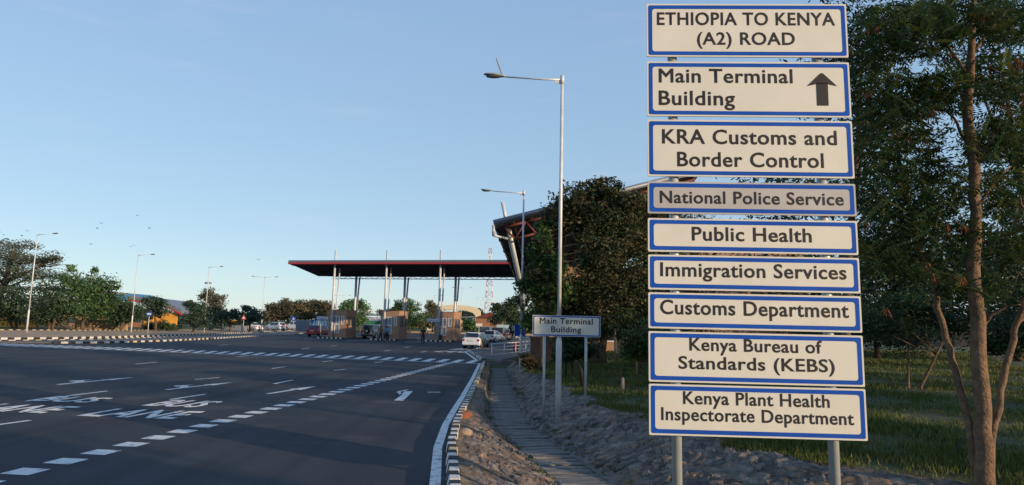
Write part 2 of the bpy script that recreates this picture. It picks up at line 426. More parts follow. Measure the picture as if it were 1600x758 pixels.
stone += .010 * np.clip((e2 - e1) / .4, 0, 1) * dome
maskk = np.clip(ED, 0, 1) * np.clip(CH / .10, 0, 1)
nz1 = np.sin(BX * 2.3 + BY * .9) * np.sin(BY * 1.7 - BX * 1.1)
cover = np.clip(.95 + .55 * nz1 + .25 * np.sin(BX * 6.1 + BY * 4.3), .12, 1)
BZ = BZ + stone * maskk * cover + .012 * nr.randn(*BZ.shape) * .25
base = np.stack([.155 + .115 * r[cid, 3], .135 + .10 * r[cid, 3], .12 + .09 * r[cid, 3]], -1)
warm = (r[cid, 4] > .80)[..., None]; base = np.where(warm, base * np.array([1.22, .98, .80]), base)
dark = (r[cid, 4] < .22)[..., None]; base = np.where(dark, base * .62, base)
joint = np.array([.050, .042, .034])
jm = (np.clip((d2 - d1) / .10, 0, 1) * np.clip(maskk * 1.6, 0, 1))[..., None]
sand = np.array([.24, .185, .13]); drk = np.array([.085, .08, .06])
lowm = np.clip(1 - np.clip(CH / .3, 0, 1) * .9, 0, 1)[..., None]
side = (BX < np.repeat(np.array([xc(y) for y in yy])[:, None], len(tt), 1))[..., None]
bare = np.where(side & (ED[..., None] < .75 + .35 * nz1[..., None]), sand * (.75 + .5 * nr.rand(*BX.shape)[..., None] * .5), joint)
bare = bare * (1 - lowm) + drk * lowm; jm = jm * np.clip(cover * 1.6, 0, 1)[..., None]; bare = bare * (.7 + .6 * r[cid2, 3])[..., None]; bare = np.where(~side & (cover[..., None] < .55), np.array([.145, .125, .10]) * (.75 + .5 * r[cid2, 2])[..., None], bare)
tint = base * jm + bare * (1 - jm)
nr_, nc_ = BX.shape
ii = (np.arange(nr_ - 1)[:, None] * nc_ + np.arange(nc_ - 1)[None, :]).ravel()
Fq = np.stack([ii, ii + 1, ii + nc_ + 1, ii + nc_], 1)
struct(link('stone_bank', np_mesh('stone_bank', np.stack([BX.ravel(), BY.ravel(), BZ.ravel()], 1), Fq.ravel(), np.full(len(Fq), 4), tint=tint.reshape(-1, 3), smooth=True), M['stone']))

# concrete slabs covering the drain, each one its own
slab_me = []
for k in range(4):
    m = MB(); m.box((0, 0, 0), (.86 + .03 * k, .265, .08)); o = m.build('drain_slab', M['slab'], bevel=.012)
    slab_me.append(o)
y = 8.6; k = 0
while y < 37.2:
    src = slab_me[k % 4]
    o = src if k < 4 else src.copy()
    if k >= 4: COL.objects.link(o)
    dxdy = float(xc(y + .3) - xc(y - .3)) / .6
    o.location = (float(xc(y)) + rnd.uniform(-.03, .03), y, float(dz(y)) + rnd.uniform(-.012, .012))
    o.rotation_euler = (rnd.uniform(-.03, .03), rnd.uniform(-.02, .02), -math.atan(dxdy) * .8 + rnd.uniform(-.025, .025))
    tag(o, 'worn grey concrete slab lying across the roadside drain', 'drain slab', 'concrete slabs covering the roadside drain')
    y += .305 * (1 if y < 20 else 1.0); k += 1
for sgn in (-1, 1):
    m = MB(); pts = []
    for y in np.arange(8, 37.4, .6): pts.append((float(xc(y)) + sgn * (HWD + .05), float(y), float(dz(y)) - .02))
    for a, b in zip(pts[:-1], pts[1:]):
        m.box(((a[0] + b[0]) / 2, (a[1] + b[1]) / 2, (a[2] + b[2]) / 2), (.09, .61, .10), rz=-math.atan2(b[0] - a[0], b[1] - a[1]))
    struct(m.build('drain_edging', M['slab']))

# ------------------------------------------------------------------ kerbs
def walk(pl, step):
    pl = [Vector(p) for p in pl]; out = []; carry = 0.0
    for a, b in zip(pl[:-1], pl[1:]):
        L = (b - a).length; t = carry
        while t < L:
            out.append((a.lerp(b, t / L), math.atan2(b.y - a.y, b.x - a.x))); t += step
        carry = t - L
    return out
def kerb_blocks(pl, step, w, h, zoff, group, labels, yellow=0.0, phase=0, limit=10**9, whole=None):
    """alternate dark and pale blocks; beyond limit one joined run"""
    protos = {}
    rest = MB(); restd = MB()
    for i, (p, ang) in enumerate(walk(pl, step)):
        dark = (i + phase) % 2 == 0
        key = 'kblack' if dark else ('kyellow' if rnd.random() < yellow else 'kwhite')
        if i < limit:
            if key not in protos:
                m = MB(); q = [(-w / 2, 0), (w / 2, 0), (w / 2, h), (-w / 2 + .03, h)]
                m.prism([(a, b) for a, b in q], -step * .485, step * .485, axis='y')
                protos[key] = m.build('kerb_block', M[key], bevel=.012); o = protos[key]
            else:
                o = protos[key].copy(); COL.objects.link(o)
            o.location = (p.x + rnd.uniform(-.009, .009), p.y, p.z + zoff + rnd.uniform(-.008, .006)); o.rotation_euler = (rnd.uniform(-.02, .02), rnd.uniform(-.025, .025), ang - math.pi / 2 + rnd.uniform(-.035, .035))
            lab = labels['dark'] if dark else (labels['yellow'] if key == 'kyellow' else labels['pale'])
            tag(o, lab, 'kerb block', group + (', dark ones' if dark else (', yellowed ones' if key == 'kyellow' else ', pale ones')))
        else:
            (restd if dark else rest).box((p.x, p.y, p.z + zoff + h / 2), (w, step * .97, h), rz=ang - math.pi / 2)
    return rest, restd
kl = [(float(kb(y)) + .085, float(y), 0) for y in np.concatenate([np.arange(7.6, 20, .4), np.arange(20, 37.5, 1.2)])]
kerb_blocks(kl, .25, .17, .17, -.02, 'kerb blocks along the roadside drain',
            dict(dark='black painted kerb block between the road and the covered drain', pale='white painted kerb block between the road and the covered drain', yellow='yellowed pale kerb block between the road and the covered drain'), yellow=.16)
# island corner beyond the crossing
kc = [(_c1.x, _c1.y, 0), (_c2.x, _c2.y, 0), (_c3.x, _c3.y, 0)]
kerb_blocks([(p[0] + .08, p[1], 0) for p in kc], .75, .2, .16, -.02, 'kerb blocks round the footway corner',
            dict(dark='dark kerb block round the footway corner beyond the crossing', pale='white kerb block round the footway corner beyond the crossing', yellow=''))
AL = [(-45.5, 42.3, 0), (-40.5, 50.0, 0), (-38.81, 53.18, 0), (-37.69, 56.45, 0), (-36.93, 60.98, 0), (-36.91, 70.38, 0), (-37.85, 84.46, 0), (-40.62, 112.2, 0), (-43.1, 137.2, 0)]
CL = [(-34.6, 51.0, 0), (-32.61, 53.47, 0), (-32.02, 55.99, 0), (-31.44, 61.1, 0), (-31.76, 70.93, 0), (-33.74, 93.24, 0), (-35.62, 117.0, 0)]
B3 = [(x, y, .15) for x, y in BL if y > 41 and y < 142]
DL = [(float(xb(y)) - 9.0, float(y), float(zD(y)) - .03) for y in np.arange(50, 140, 6)]
lab = dict(dark='small black kerb block of the %s', pale='small white kerb block of the %s', yellow='small yellowed kerb block of the %s')
for pl, where, lim, ph, yl in ((CL, 'long front kerb of the far median', 60, 0, .25), (AL, 'stepped back kerb of the far median, lower course', 70, 1, .15), (B3, 'stepped back kerb of the far median, upper course', 0, 0, .2), (DL, 'far verge kerb below the trees', 0, 0, .7)):
    L2 = {k: v % where for k, v in lab.items()}
    r1, r2 = kerb_blocks(pl, .5, .25, .17, -.02 if pl is not B3 else -.02, 'kerb blocks of the ' + where, L2, yellow=yl, phase=ph, limit=lim)
    for rr, nm, mm, ad in ((r1, 'pale_kerb_run', 'kyellow' if pl is DL else 'kwhite', 'pale'), (r2, 'dark_kerb_run', 'kblack', 'dark')):
        if rr.v: tag(rr.build(nm, M[mm]), 'far run of %s blocks of the %s' % (ad, where), 'kerb', kind='stuff')
# median paving between its kerbs, and the dry verge behind
m = MB()
cl = [(p[0] - .1, p[1]) for p in CL]; al = [(p[0] + .1, p[1]) for p in AL[1:]]
m.prism(cl + [(-38, 130)] + [(-43, 137)] + al[::-1], -.05, .10); struct(m.build('median', M['paving']))
m = MB(); v = []; f = []
vy = np.arange(40, 142, 3.)
for i, y in enumerate(vy):
    b = float(xb(y)); z = float(zD(y))
    for s in (0.1, 1.5, 3, 5, 7, 9.1): v.append((b - s, float(y), .16 + (z - .10) * s / 9 ))
    if i: f += [((i - 1) * 6 + k, (i - 1) * 6 + k + 1, i * 6 + k + 1, i * 6 + k) for k in range(5)]
me = bpy.data.meshes.new('verge'); me.from_pydata(v, [], f); struct(link('verge', me, M['dirt']))
# far kerb and lit strip closing the road beyond the toll plaza
m = MB(); m.box((-18, 151, .12), (110, .5, .5), rz=RAD(-3)); tag(m.build('far_kerb', M['tan']), 'long low tan kerb wall beyond the toll plaza in front of the far trees', 'kerb')

# ------------------------------------------------------------------ painted markings (4 mm sheets)
LAZ = RAD(13.5)
Lv = Vector((math.sin(LAZ), math.cos(LAZ), 0)); Pv = Vector((math.cos(LAZ), -math.sin(LAZ), 0))
def mark(name, polys, z=.004):
    m = MB()
    for p in polys: m.quadpts([(q[0], q[1], z) for q in p])
    o = m.build(name, M['paint'], fixn=False)
    me = o.data
    for pl in me.polygons:
        if pl.normal.z < 0: pl.flip()
    return struct(o)
def line(a, b, w):
    a, b = Vector(a), Vector(b); d = (b - a).normalized(); n = Vector((-d.y, d.x, 0)) * w / 2
    return [a - n, b - n, b + n, a + n]
# the broad broken line of square blocks
p0, p1 = gp(20, 742), gp(700, 568); d = (p1 - p0).normalized(); n = Vector((d.y, -d.x, 0))
polys = []; s = -2.0
for i in range(48):
    c = p0 + d * (s + i * .70 + .1)
    if c.y > 37: break
    polys.append([c - d * .19 - n * .21, c - d * .19 + n * .21, c + d * .19 + n * .21, c + d * .19 - n * .21])
mark('block_line_marking', polys)
dashes = [((212, 569), (245, 566)), ((305, 593), (343, 590)), ((428, 600), (457, 594)), ((425, 576), (447, 573)), ((522, 579), (540, 577)), ((266, 624.5), (321, 616)), ((41, 627), (168, 611)), ((-40, 669), (47, 657)), ((504, 565.5), (519, 563.6)), ((585, 567), (598, 565.2)),
          ((471, 545.5), (484, 543.6)), ((516, 541), (527, 540)), ((600, 548.5), (611, 547)), ((632, 543), (640, 542)), ((658, 550.5), (667, 549)), ((340, 540), (356, 538.5)), ((370, 557.5), (388, 555.5))]
mark('lane_dash_marking', [line(gp(*a), gp(*b), .12) for a, b in dashes] + [line(gp(668, 613), gp(688, 613), .16)])
# pedestrian crossing: stop line and bars
za, zb = gp(745, 568.4), gp(60, 542.5)
zd = (zb - za).normalized()
polys = [line(za - zd * .1, za + zd * 45, .20)]
for i in range(52):
    c = za + zd * (i * .86 + .3) + Vector((0, .30, 0))
    az_ = RAD(max(5 - i * .9, -14)); sv = Vector((math.sin(az_), math.cos(az_), 0)) * 3.1
    polys.append([c, c + zd * .43, c + zd * .43 + sv, c + sv])
mark('crossing_marking', polys)
# white band along the near kerb
kyv = np.concatenate([np.arange(7, 20, .25), np.arange(20, 37.4, 1.0)])
m = MB()
for a, b in zip(kyv[:-1], kyv[1:]):
    A0, B0 = float(kb(a)), float(kb(b)); wa = .15; wb = .15
    m.quadpts([(A0 - .07 - wa, a, .004), (A0 - .07, a, .004), (B0 - .07, b, .004), (B0 - .07 - wb, b, .004)])
struct(m.build('kerb_band_marking', M['paint'], fixn=False))
mark('corner_band_marking', [line((p.x - .25, p.y, 0), (q.x - .25, q.y, 0), .2) for p, q in ((_c1, _c2), (_c2, _c3))])
# arrows, in each lane's own frame
def arrow(base, tip, kind):
    base, tip = gp(*base), gp(*tip); u = (tip - base); L = u.length; u.normalize(); r_ = Vector((u.y, -u.x, 0))
    P = lambda s, t: base + u * s + r_ * t
    if kind == 'ahead_left':
        return [[P(0, -.09), P(0, .09), P(L * .62, .07), P(L * .62, -.07)], [P(L * .60, -.20), P(L * .60, .20), P(L, 0)],
                [P(L * .18, -.06), P(L * .34, -.06), P(L * .44, -.42), P(L * .36, -.42)], [P(L * .30, -.42), P(L * .56, -.42), P(L * .34, -.72)]]
    if kind == 'ahead':
        return [[P(0, -.09), P(0, .09), P(L * .55, .07), P(L * .55, -.07)], [P(L * .52, -.22), P(L * .52, .22), P(L, 0)]]
mark('arrow_marking', arrow((90, 601), (211, 589.5), 'ahead_left') + arrow((260, 609), (364, 597.5), 'ahead_left') + arrow((418, 615.5), (495, 603.5), 'ahead'))
def pxpoly(pts): return [gp(*p) for p in pts]
mark('turn_arrow_marking', [pxpoly([(615.5, 626), (630, 626.2), (640.5, 616.2), (629.5, 616.0)]), pxpoly([(629.5, 615.9), (640.5, 616.1), (645, 611.6), (632, 611.5)]), pxpoly([(632, 611.6), (629.5, 615.9), (626, 614.4), (627, 611.6)]), pxpoly([(638.5, 608.4), (624.4, 616.6), (619.3, 612.2)])])
# dust filled cracks in the asphalt
m = MB()
for pts in ([(636, 628), (660, 630.5), (690, 632), (716, 634)],):
    q = []
    for a, b in zip(pts[:-1], pts[1:]):
        for k in range(6): t = k / 6; q.append(gp(a[0] + (b[0] - a[0]) * t, a[1] + (b[1] - a[1]) * t) + Vector((rnd.uniform(-.03, .03), rnd.uniform(-.05, .05), 0)))
    for a, b in zip(q[:-1], q[1:]):
        w_ = rnd.uniform(.004, .018); n_ = (b - a).normalized(); n_ = Vector((-n_.y, n_.x, 0)) * w_
        m.quadpts([(*(a - n_).xy, .003), (*(b - n_).xy, .003), (*(b + n_).xy, .003), (*(a + n_).xy, .003)])
struct(m.build('road_crack', M['paving'], fixn=False))
# lettering on the road: BUS LANE in two lanes and beside the toll booths
def road_text(word, bl, br, tl):
    me, co = text_mesh(word, bold=.022)
    x0, x1 = co[:, 0].min(), co[:, 0].max(); y0, y1 = co[:, 1].min(), co[:, 1].max()
    bl, br, tl = gp(*bl), gp(*br), gp(*tl); a = br - bl; b = tl - bl
    u = (co[:, 0] - x0) / (x1 - x0); w = (co[:, 1] - y0) / (y1 - y0)
    out = np.array([bl.x + u * a.x + w * b.x, bl.y + u * a.y + w * b.y, np.full(len(u), .006) + co[:, 2] * .08]).T
    me.vertices.foreach_set('co', out.astype(np.float32).ravel()); me.update()
    return struct(link('bus_lane_lettering', me, M['paint']))
road_text('LANE', (118, 650), (268, 655), (184, 638.8))
road_text('BUS', (219, 634), (302, 637), (276, 624.8))
road_text('LANE', (-66, 640.5), (64, 646), (8, 631))
road_text('BUS', (40, 626.3), (135, 629.8), (92, 619))
road_text('LANE', (676, 549.8), (728, 551.6), (700, 547.6))
road_text('BUS', (700, 546.4), (740, 547.4), (716, 544.8))
# ================================================================== SIGNS
_H = text_mesh('H', bold=0.0)[1]; CAP = float(_H[:, 1].max())
def lettering(name, s, x0, x1, base, cap, y, parent, material, bold=.016):
    me, co = text_mesh(s, bold=bold, space=1.06)
    a, b = co[:, 0].min(), co[:, 0].max(); k = (x1 - x0) / (b - a)
    out = np.array([x0 + (co[:, 0] - a) * k, y - co[:, 2] * .05, base + co[:, 1] * cap / CAP]).T
    # one object per word
    npoly = len(me.polygons); lt = np.zeros(npoly, dtype=np.int32); me.polygons.foreach_get('loop_total', lt)
    lv = np.zeros(len(me.loops), dtype=np.int32); me.loops.foreach_get('vertex_index', lv); ls_ = np.concatenate([[0], np.cumsum(lt)[:-1]])
    px_ = co[lv, 0]; pmin = np.minimum.reduceat(px_, ls_); pmax = np.maximum.reduceat(px_, ls_)
    order = np.argsort(pmin); grp = np.zeros(npoly, dtype=int); g = 0; reach = pmax[order[0]]
    for i in order:
        if pmin[i] > reach + .17 and ' ' in s: g += 1
        grp[i] = g; reach = max(reach, pmax[i])
    for k in range(g + 1):
        sel = np.where(grp == k)[0]; fl = np.concatenate([lv[ls_[i]:ls_[i] + lt[i]] for i in sel]); u_, inv = np.unique(fl, return_inverse=True)
        link(name, np_mesh(name, out[u_], inv, lt[sel]), material, parent)
    bpy.data.meshes.remove(me)
def board(root, x0, z0, x1, z1, face, edge=.02, band=.047, th=.018):
    m = MB(); m.prism(rrect(x0, z0, x1, z1, .012, 3), -th / 2, th / 2, axis='y'); b = m.build('board', M[face], root)
    o = rrect(x0 + edge, z0 + edge, x1 - edge, z1 - edge, .02, 5); i = rrect(x0 + edge + band, z0 + edge + band, x1 - edge - band, z1 - edge - band, .032, 5)
    m = MB(); n = len(o); y = -th / 2 - .002
    m.v = [(p[0], y, p[1]) for p in o + i]; m.f = [(k, (k + 1) % n, n + (k + 1) % n, n + k) for k in range(n)]; m.sm = [False] * n
    m.build('border', M['sblue'], b)
    return b
BASE = 2.45
sg = thing('direction_sign', 'tall stack of nine white blue bordered direction boards on two grey posts beside the drain', 'road sign', (1.585, 7.618 - .0304, 2.1 - BASE), RAD(-2.36))
sg.rotation_euler = (RAD(-.71), 0, RAD(-2.36))
for px_ in (.322, 2.062):
    m = MB(); m.tube([(px_, .085, -.3), (px_, .085, 6.36)], .058, 16); p = m.build('post', M['post'], sg)
    m = MB(); m.tube([(px_, .085, 6.36), (px_, .085, 6.375)], .062, 16); m.build('cap', M['lampgrey'], p)
BZS = [3.958, 3.278, 3.213, 2.527, 2.485, 1.793, 1.725, 1.342, 1.29, .894, .859, .454, .417, .006, -.028, -.595, -.618, -1.18]
TXT = {0: [('ETHIOPIA TO KENYA', .126, 2.26, 3.686, 3.843), ('(A2) ROAD', .607, 1.775, 3.435, 3.588)],
       1: [('Main Terminal', .142, 1.73, 2.950, 3.119), ('Building', .14, 1.042, 2.668, 2.841)],
       2: [('KRA Customs and', .174, 2.216, 2.194, 2.364), ('Border Control', .35, 2.053, 1.918, 2.088)],
       3: [('National Police Service', .142, 2.261, 1.470, 1.612)], 4: [('Public Health', .508, 1.878, 1.034, 1.190)],
       5: [('Immigration Services', .139, 2.252, .612, .768)], 6: [('Customs Department', .135, 2.26, .173, .332)],
       7: [('Kenya Bureau of', .462, 1.943, -.235, -.098), ('Standards (KEBS)', .337, 2.076, -.441, -.304)],
       8: [('Kenya Plant Health', .382, 2.002, -.830, -.694), ('Inspectorate Department', .136, 2.26, -1.012, -.876)]}
for i in range(9):
    z1, z0 = BZS[2 * i] + BASE, BZS[2 * i + 1] + BASE
    b = board(sg, 0, z0, 2.4, z1, 'sgrey' if i == 3 else 'swhite')
    if i == 3: b['label'] = 'duller greyish board reading National Police Service'
    b.rotation_euler = (0, 0, 0); b.location = (0, rnd.uniform(-.004, .004), rnd.uniform(-.003, .003))
    for s, x0, x1, b0, c1 in TXT[i]:
        lettering('lettering', s, x0, x1, b0 + BASE, c1 - b0, -.0125, b, M['sblack'])
    if i == 1:
        m = MB(); cx, zb, zt = 2.072, 2.672 + BASE, 3.078 + BASE
        m.quadpts([(cx - .068, -.0125, zb), (cx + .068, -.0125, zb), (cx + .068, -.0125, zt - .12), (cx - .068, -.0125, zt - .12)])
        m.quadpts([(cx - .178, -.0125, zt - .165), (cx - .068, -.0125, zt - .14), (cx + .068, -.0125, zt - .14), (cx + .178, -.0125, zt - .165), (cx + .02, -.0125, zt - .008), (cx, -.0125, zt), (cx - .02, -.0125, zt - .008)])
        m.build('arrow', M['sblack'], b)
    m = MB()
    for px_ in (.322, 2.062):
        for zz in (z0 + .07, z1 - .07): m.box((px_, .045, zz), (.17, .07, .035))
    m.build('bracket', M['galv'], b)

# the smaller sign further along the bank
d0 = 17.3
q0, q1 = at(832, 523.5, d0), at(938, 525.5, d0); ztop = at(832, 491, d0).z
sm = thing('direction_sign', 'small white blue bordered board reading Main Terminal Building on two posts on the stone bank', 'road sign', (q0.x, d0, 0), 0)
wS, zb, zt = q1.x - q0.x, q0.z - .02, ztop - .02
b = board(sm, 0, zb, wS, zt, 'swhite', edge=.012, band=.03)
def sx(px): return (px - 832) / 106 * wS
lettering('lettering', 'Main Terminal', sx(843), sx(926), zb + (524.3 - 505) / 1030 * d0, 8.8 / 1030 * d0, -.0125, b, M['sblack'])
lettering('lettering', 'Building', sx(861), sx(908), zb + (524.3 - 517.8) / 1030 * d0, 8.6 / 1030 * d0, -.0125, b, M['sblack'])
for px_, zz in ((851, -.55), (916, -.1)):
    m = MB(); m.tube([(sx(px_), .05, zz), (sx(px_), .05, zt - .05)], .036, 12); m.build('post', M['post'], sm)

# ================================================================== STREET LAMPS
def luminaire(parent, sgn, z, cover):
    m = MB(); L = .62; pts = []; 
    prof = [(0, .035, .03), (.06, .055, .04), (.16, .10, .055), (.35, .125, .062), (.52, .10, .045), (.60, .05, .022), (.625, .012, .008)]
    b0 = len(m.v); n = 12
    for s, w, h in prof:
        for k in range(n):
            th = 2 * math.pi * k / n
            m.v.append((sgn * s, w * math.cos(th), .03 + .10 * s + h * math.sin(th) * (1 if math.sin(th) > 0 else .55)))
    for i in range(len(prof) - 1):
        for k in range(n):
            m.f.append((i * n + k, i * n + (k + 1) % n, (i + 1) * n + (k + 1) % n, (i + 1) * n + k)); m.sm.append(True)
    m.f.append(tuple(range(n))); m.sm.append(False); m.f.append(tuple((len(prof) - 1) * n + k for k in range(n))); m.sm.append(False)
    o = m.build('luminaire', M['lampgrey'], parent, (sgn * 1.55, 0, z))
    m = MB(); m.ball((sgn * .33, 0, .03), (.23, .09, .045), 12, 6); m.build('lens', M['lens'], o)
    if cover:
        m = MB(); m.box((sgn * -.0, 0, .26), (.035, .17, .50)); c = m.build('open_cover', M['lampgrey'], o, (sgn * .10, 0, .06), bevel=.012); c.rotation_euler = (0, RAD(20) * sgn, 0)
    return o
def lamp(name, label, loc, rotz=0, h=8.9, double=False, cover=False, lean=0.0, group=None):
    r = thing(name, label, 'street lamp', loc, rotz, group)
    m = MB(); m.tube([(0, 0, -.5), (0, 0, 1.65), (0, 0, 1.80)], [.078, .078, .052], 14); m.build('base_sleeve', M['galv'], r)
    m = MB(); m.tube([(0, 0, 1.75), (0, 0, h)], [.052, .042], 14); m.tube([(0, 0, h - .22), (0, 0, h + .02)], .056, 14); p = m.build('pole', M['galv'], r)
    m = MB(); m.box((0, -.078, .55), (.09, .012, .34)); m.build('access_door', M['post'], p)
    for sgn in ((-1, 1) if double else (-1,)):
        m = MB(); m.tube([(0, 0, h - .10), (sgn * .5, 0, h - .09), (sgn * 1.56, 0, h - .02)], [.03, .024, .022], 8); m.box((sgn * .12, 0, h - .16), (.14, .02, .10)); m.build('arm', M['galv'], r)
        luminaire(r, sgn, h - .04, cover)
    return r
LH = 8.9
l1 = lamp('street_lamp', 'tall near street lamp beside the small sign, its lamp cover standing open', at(872, 637, 17.4), RAD(-3), cover=True)
l2 = lamp('street_lamp', 'street lamp in front of the slim tree at the end of the steel railing', at(813, 581, 32.4), RAD(-3))
def lamp_h(py_top, py_base): return LH * 1030 / (py_base - py_top)
for (bx, by, ty, lb) in ((42, 514, 365, 'street lamp in front of the flat topped acacia, nearest of the far row'), (205, 517, 398, 'street lamp in front of the blue barrel roof on the far verge'), ):
    dup(l2, at(bx, by, lamp_h(ty, by)), RAD(172), lb)
lc = dup(l2, at(319, 516, lamp_h(417, 516)), RAD(172), 'street lamp carrying two floodlights halfway up its pole on the far verge')
m = MB(); m.box((-.32, -.05, 6.55), (.3, .22, .26), rz=.2); m.box((.32, -.05, 6.55), (.3, .22, .26), rz=-.2); m.tube([(-.35, 0, 6.7), (.35, 0, 6.7)], .03, 8); m.build('floodlight', M['lampgrey'], lc)
ld = lamp('street_lamp', 'double armed street lamp on the far median left of the toll canopy', at(408, 517, lamp_h(433, 517)), RAD(5), double=True)
dup(ld, at(720, 513, lamp_h(450, 513)), RAD(5), 'double armed street lamp behind the third toll booth')
dup(ld, at(533, 512, lamp_h(462, 512)), RAD(5), 'distant double armed street lamp seen between the canopy posts above the red car')
for (bx, by, ty, lb) in ((677, 516, 462, 'far street lamp just left of the third toll booth'), (744, 512, 466, 'far street lamp left of the red and white mast'), (750, 512, 469, 'far street lamp close in front of the red and white mast')):
    dup(l2, at(bx, by, lamp_h(ty, by)), RAD(172), lb)

# ================================================================== TOLL CANOPY AND BOOTHS
KO = Vector((-9.35, 82.0, 0)); KR = -LAZ
can = thing('toll_canopy', 'long flat toll plaza canopy with red fascia and dark soffit on steel masts', 'canopy', KO, KR)
SP = 7.2
zf, zbk, dp, yf = 9.62, 8.55, 7.6, -1.0
xl, xrr = -SP * 2 - 5.6, 16.0
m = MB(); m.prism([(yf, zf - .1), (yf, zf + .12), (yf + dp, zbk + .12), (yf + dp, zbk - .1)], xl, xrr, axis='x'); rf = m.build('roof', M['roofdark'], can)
m = MB()
nx_ = 150
for i in range(nx_):
    x = xl + (xrr - xl) * (i + .5) / nx_
    m.box((x, yf + dp / 2 - .1, (zf + zbk) / 2 + .16), (.09, dp + .1, .07), rx=-math.atan2(zf - zbk, dp))
m.build('roof_sheeting', M['roofgrey'], rf)
m = MB(); m.box(((xl + xrr) / 2, yf - .03, zf + .16), (xrr - xl + .1, .05, .34)); m.build('gutter_fascia', M['roofgrey'], can)
m = MB(); m.box(((xl + xrr) / 2, yf - .07, zf - .07), (xrr - xl + .12, .08, .22)); m.box((xl - .03, yf + .6, zf - .12), (.06, 1.3, .2), rx=-math.atan2(zf - zbk, dp)); m.build('fascia', M['red'], can)
m = MB()
for k in range(6):
    y = yf + .8 + k * 1.25; z = zf - .1 - (y - yf) / dp * (zf - zbk) - .06
    m.box(((xl + xrr) / 2 + .4 + k * .1, y, z), (xrr - xl - 1.0 - k * .2, .10, .16))
m.build('purlin', M['roofdark'], can)
m = MB(); yb = yf + dp + .05; zc = zbk - .42
m.tube([(xl + 2.2, yb, zc), (xrr, yb, zc)], .055, 8); m.tube([(xl + 2.2, yb, zc + .32), (xrr, yb, zc + .32)], .05, 8)
x = xl + 2.2; k = 0
while x < xrr - .8:
    m.tube([(x, yb, zc + (.32 if k % 2 else 0)), (x + .8, yb, zc + (0 if k % 2 else .32))], .03, 6); x += .8; k += 1
m.build('edge_truss', M['roofgrey'], can)
for i in range(3):
    x = -SP * i + .62
    m = MB(); m.tube([(x, -.25, 0), (x, -.25, 11.3)], [.16, .13], 12); m.build('mast', M['polewhite'], can)
    m = MB(); m.tube([(x + .14, .25, 1.0), (x + .14, .85, zf - .45)], [.10, .09], 10); m.build('strut', M['polewhite'], can)
    m = MB(); m.tube([(x, 5.9, 0), (x, 5.9, zbk - .2)], [.17, .16], 12); m.build('rear_column', M['polewhite'], can)
    m = MB(); m.tube([(x + .1, 5.9, 1.0), (x + .32, 6.3, zbk - .25)], [.12, .11], 10); m.build('strut', M['post'], can)
BW, BD, BH = 2.5, 2.8, 3.45
bl = ['leftmost toll booth, with the red car standing beside it', 'middle toll booth, two people standing in front of it', 'right toll booth nearest the white cars']
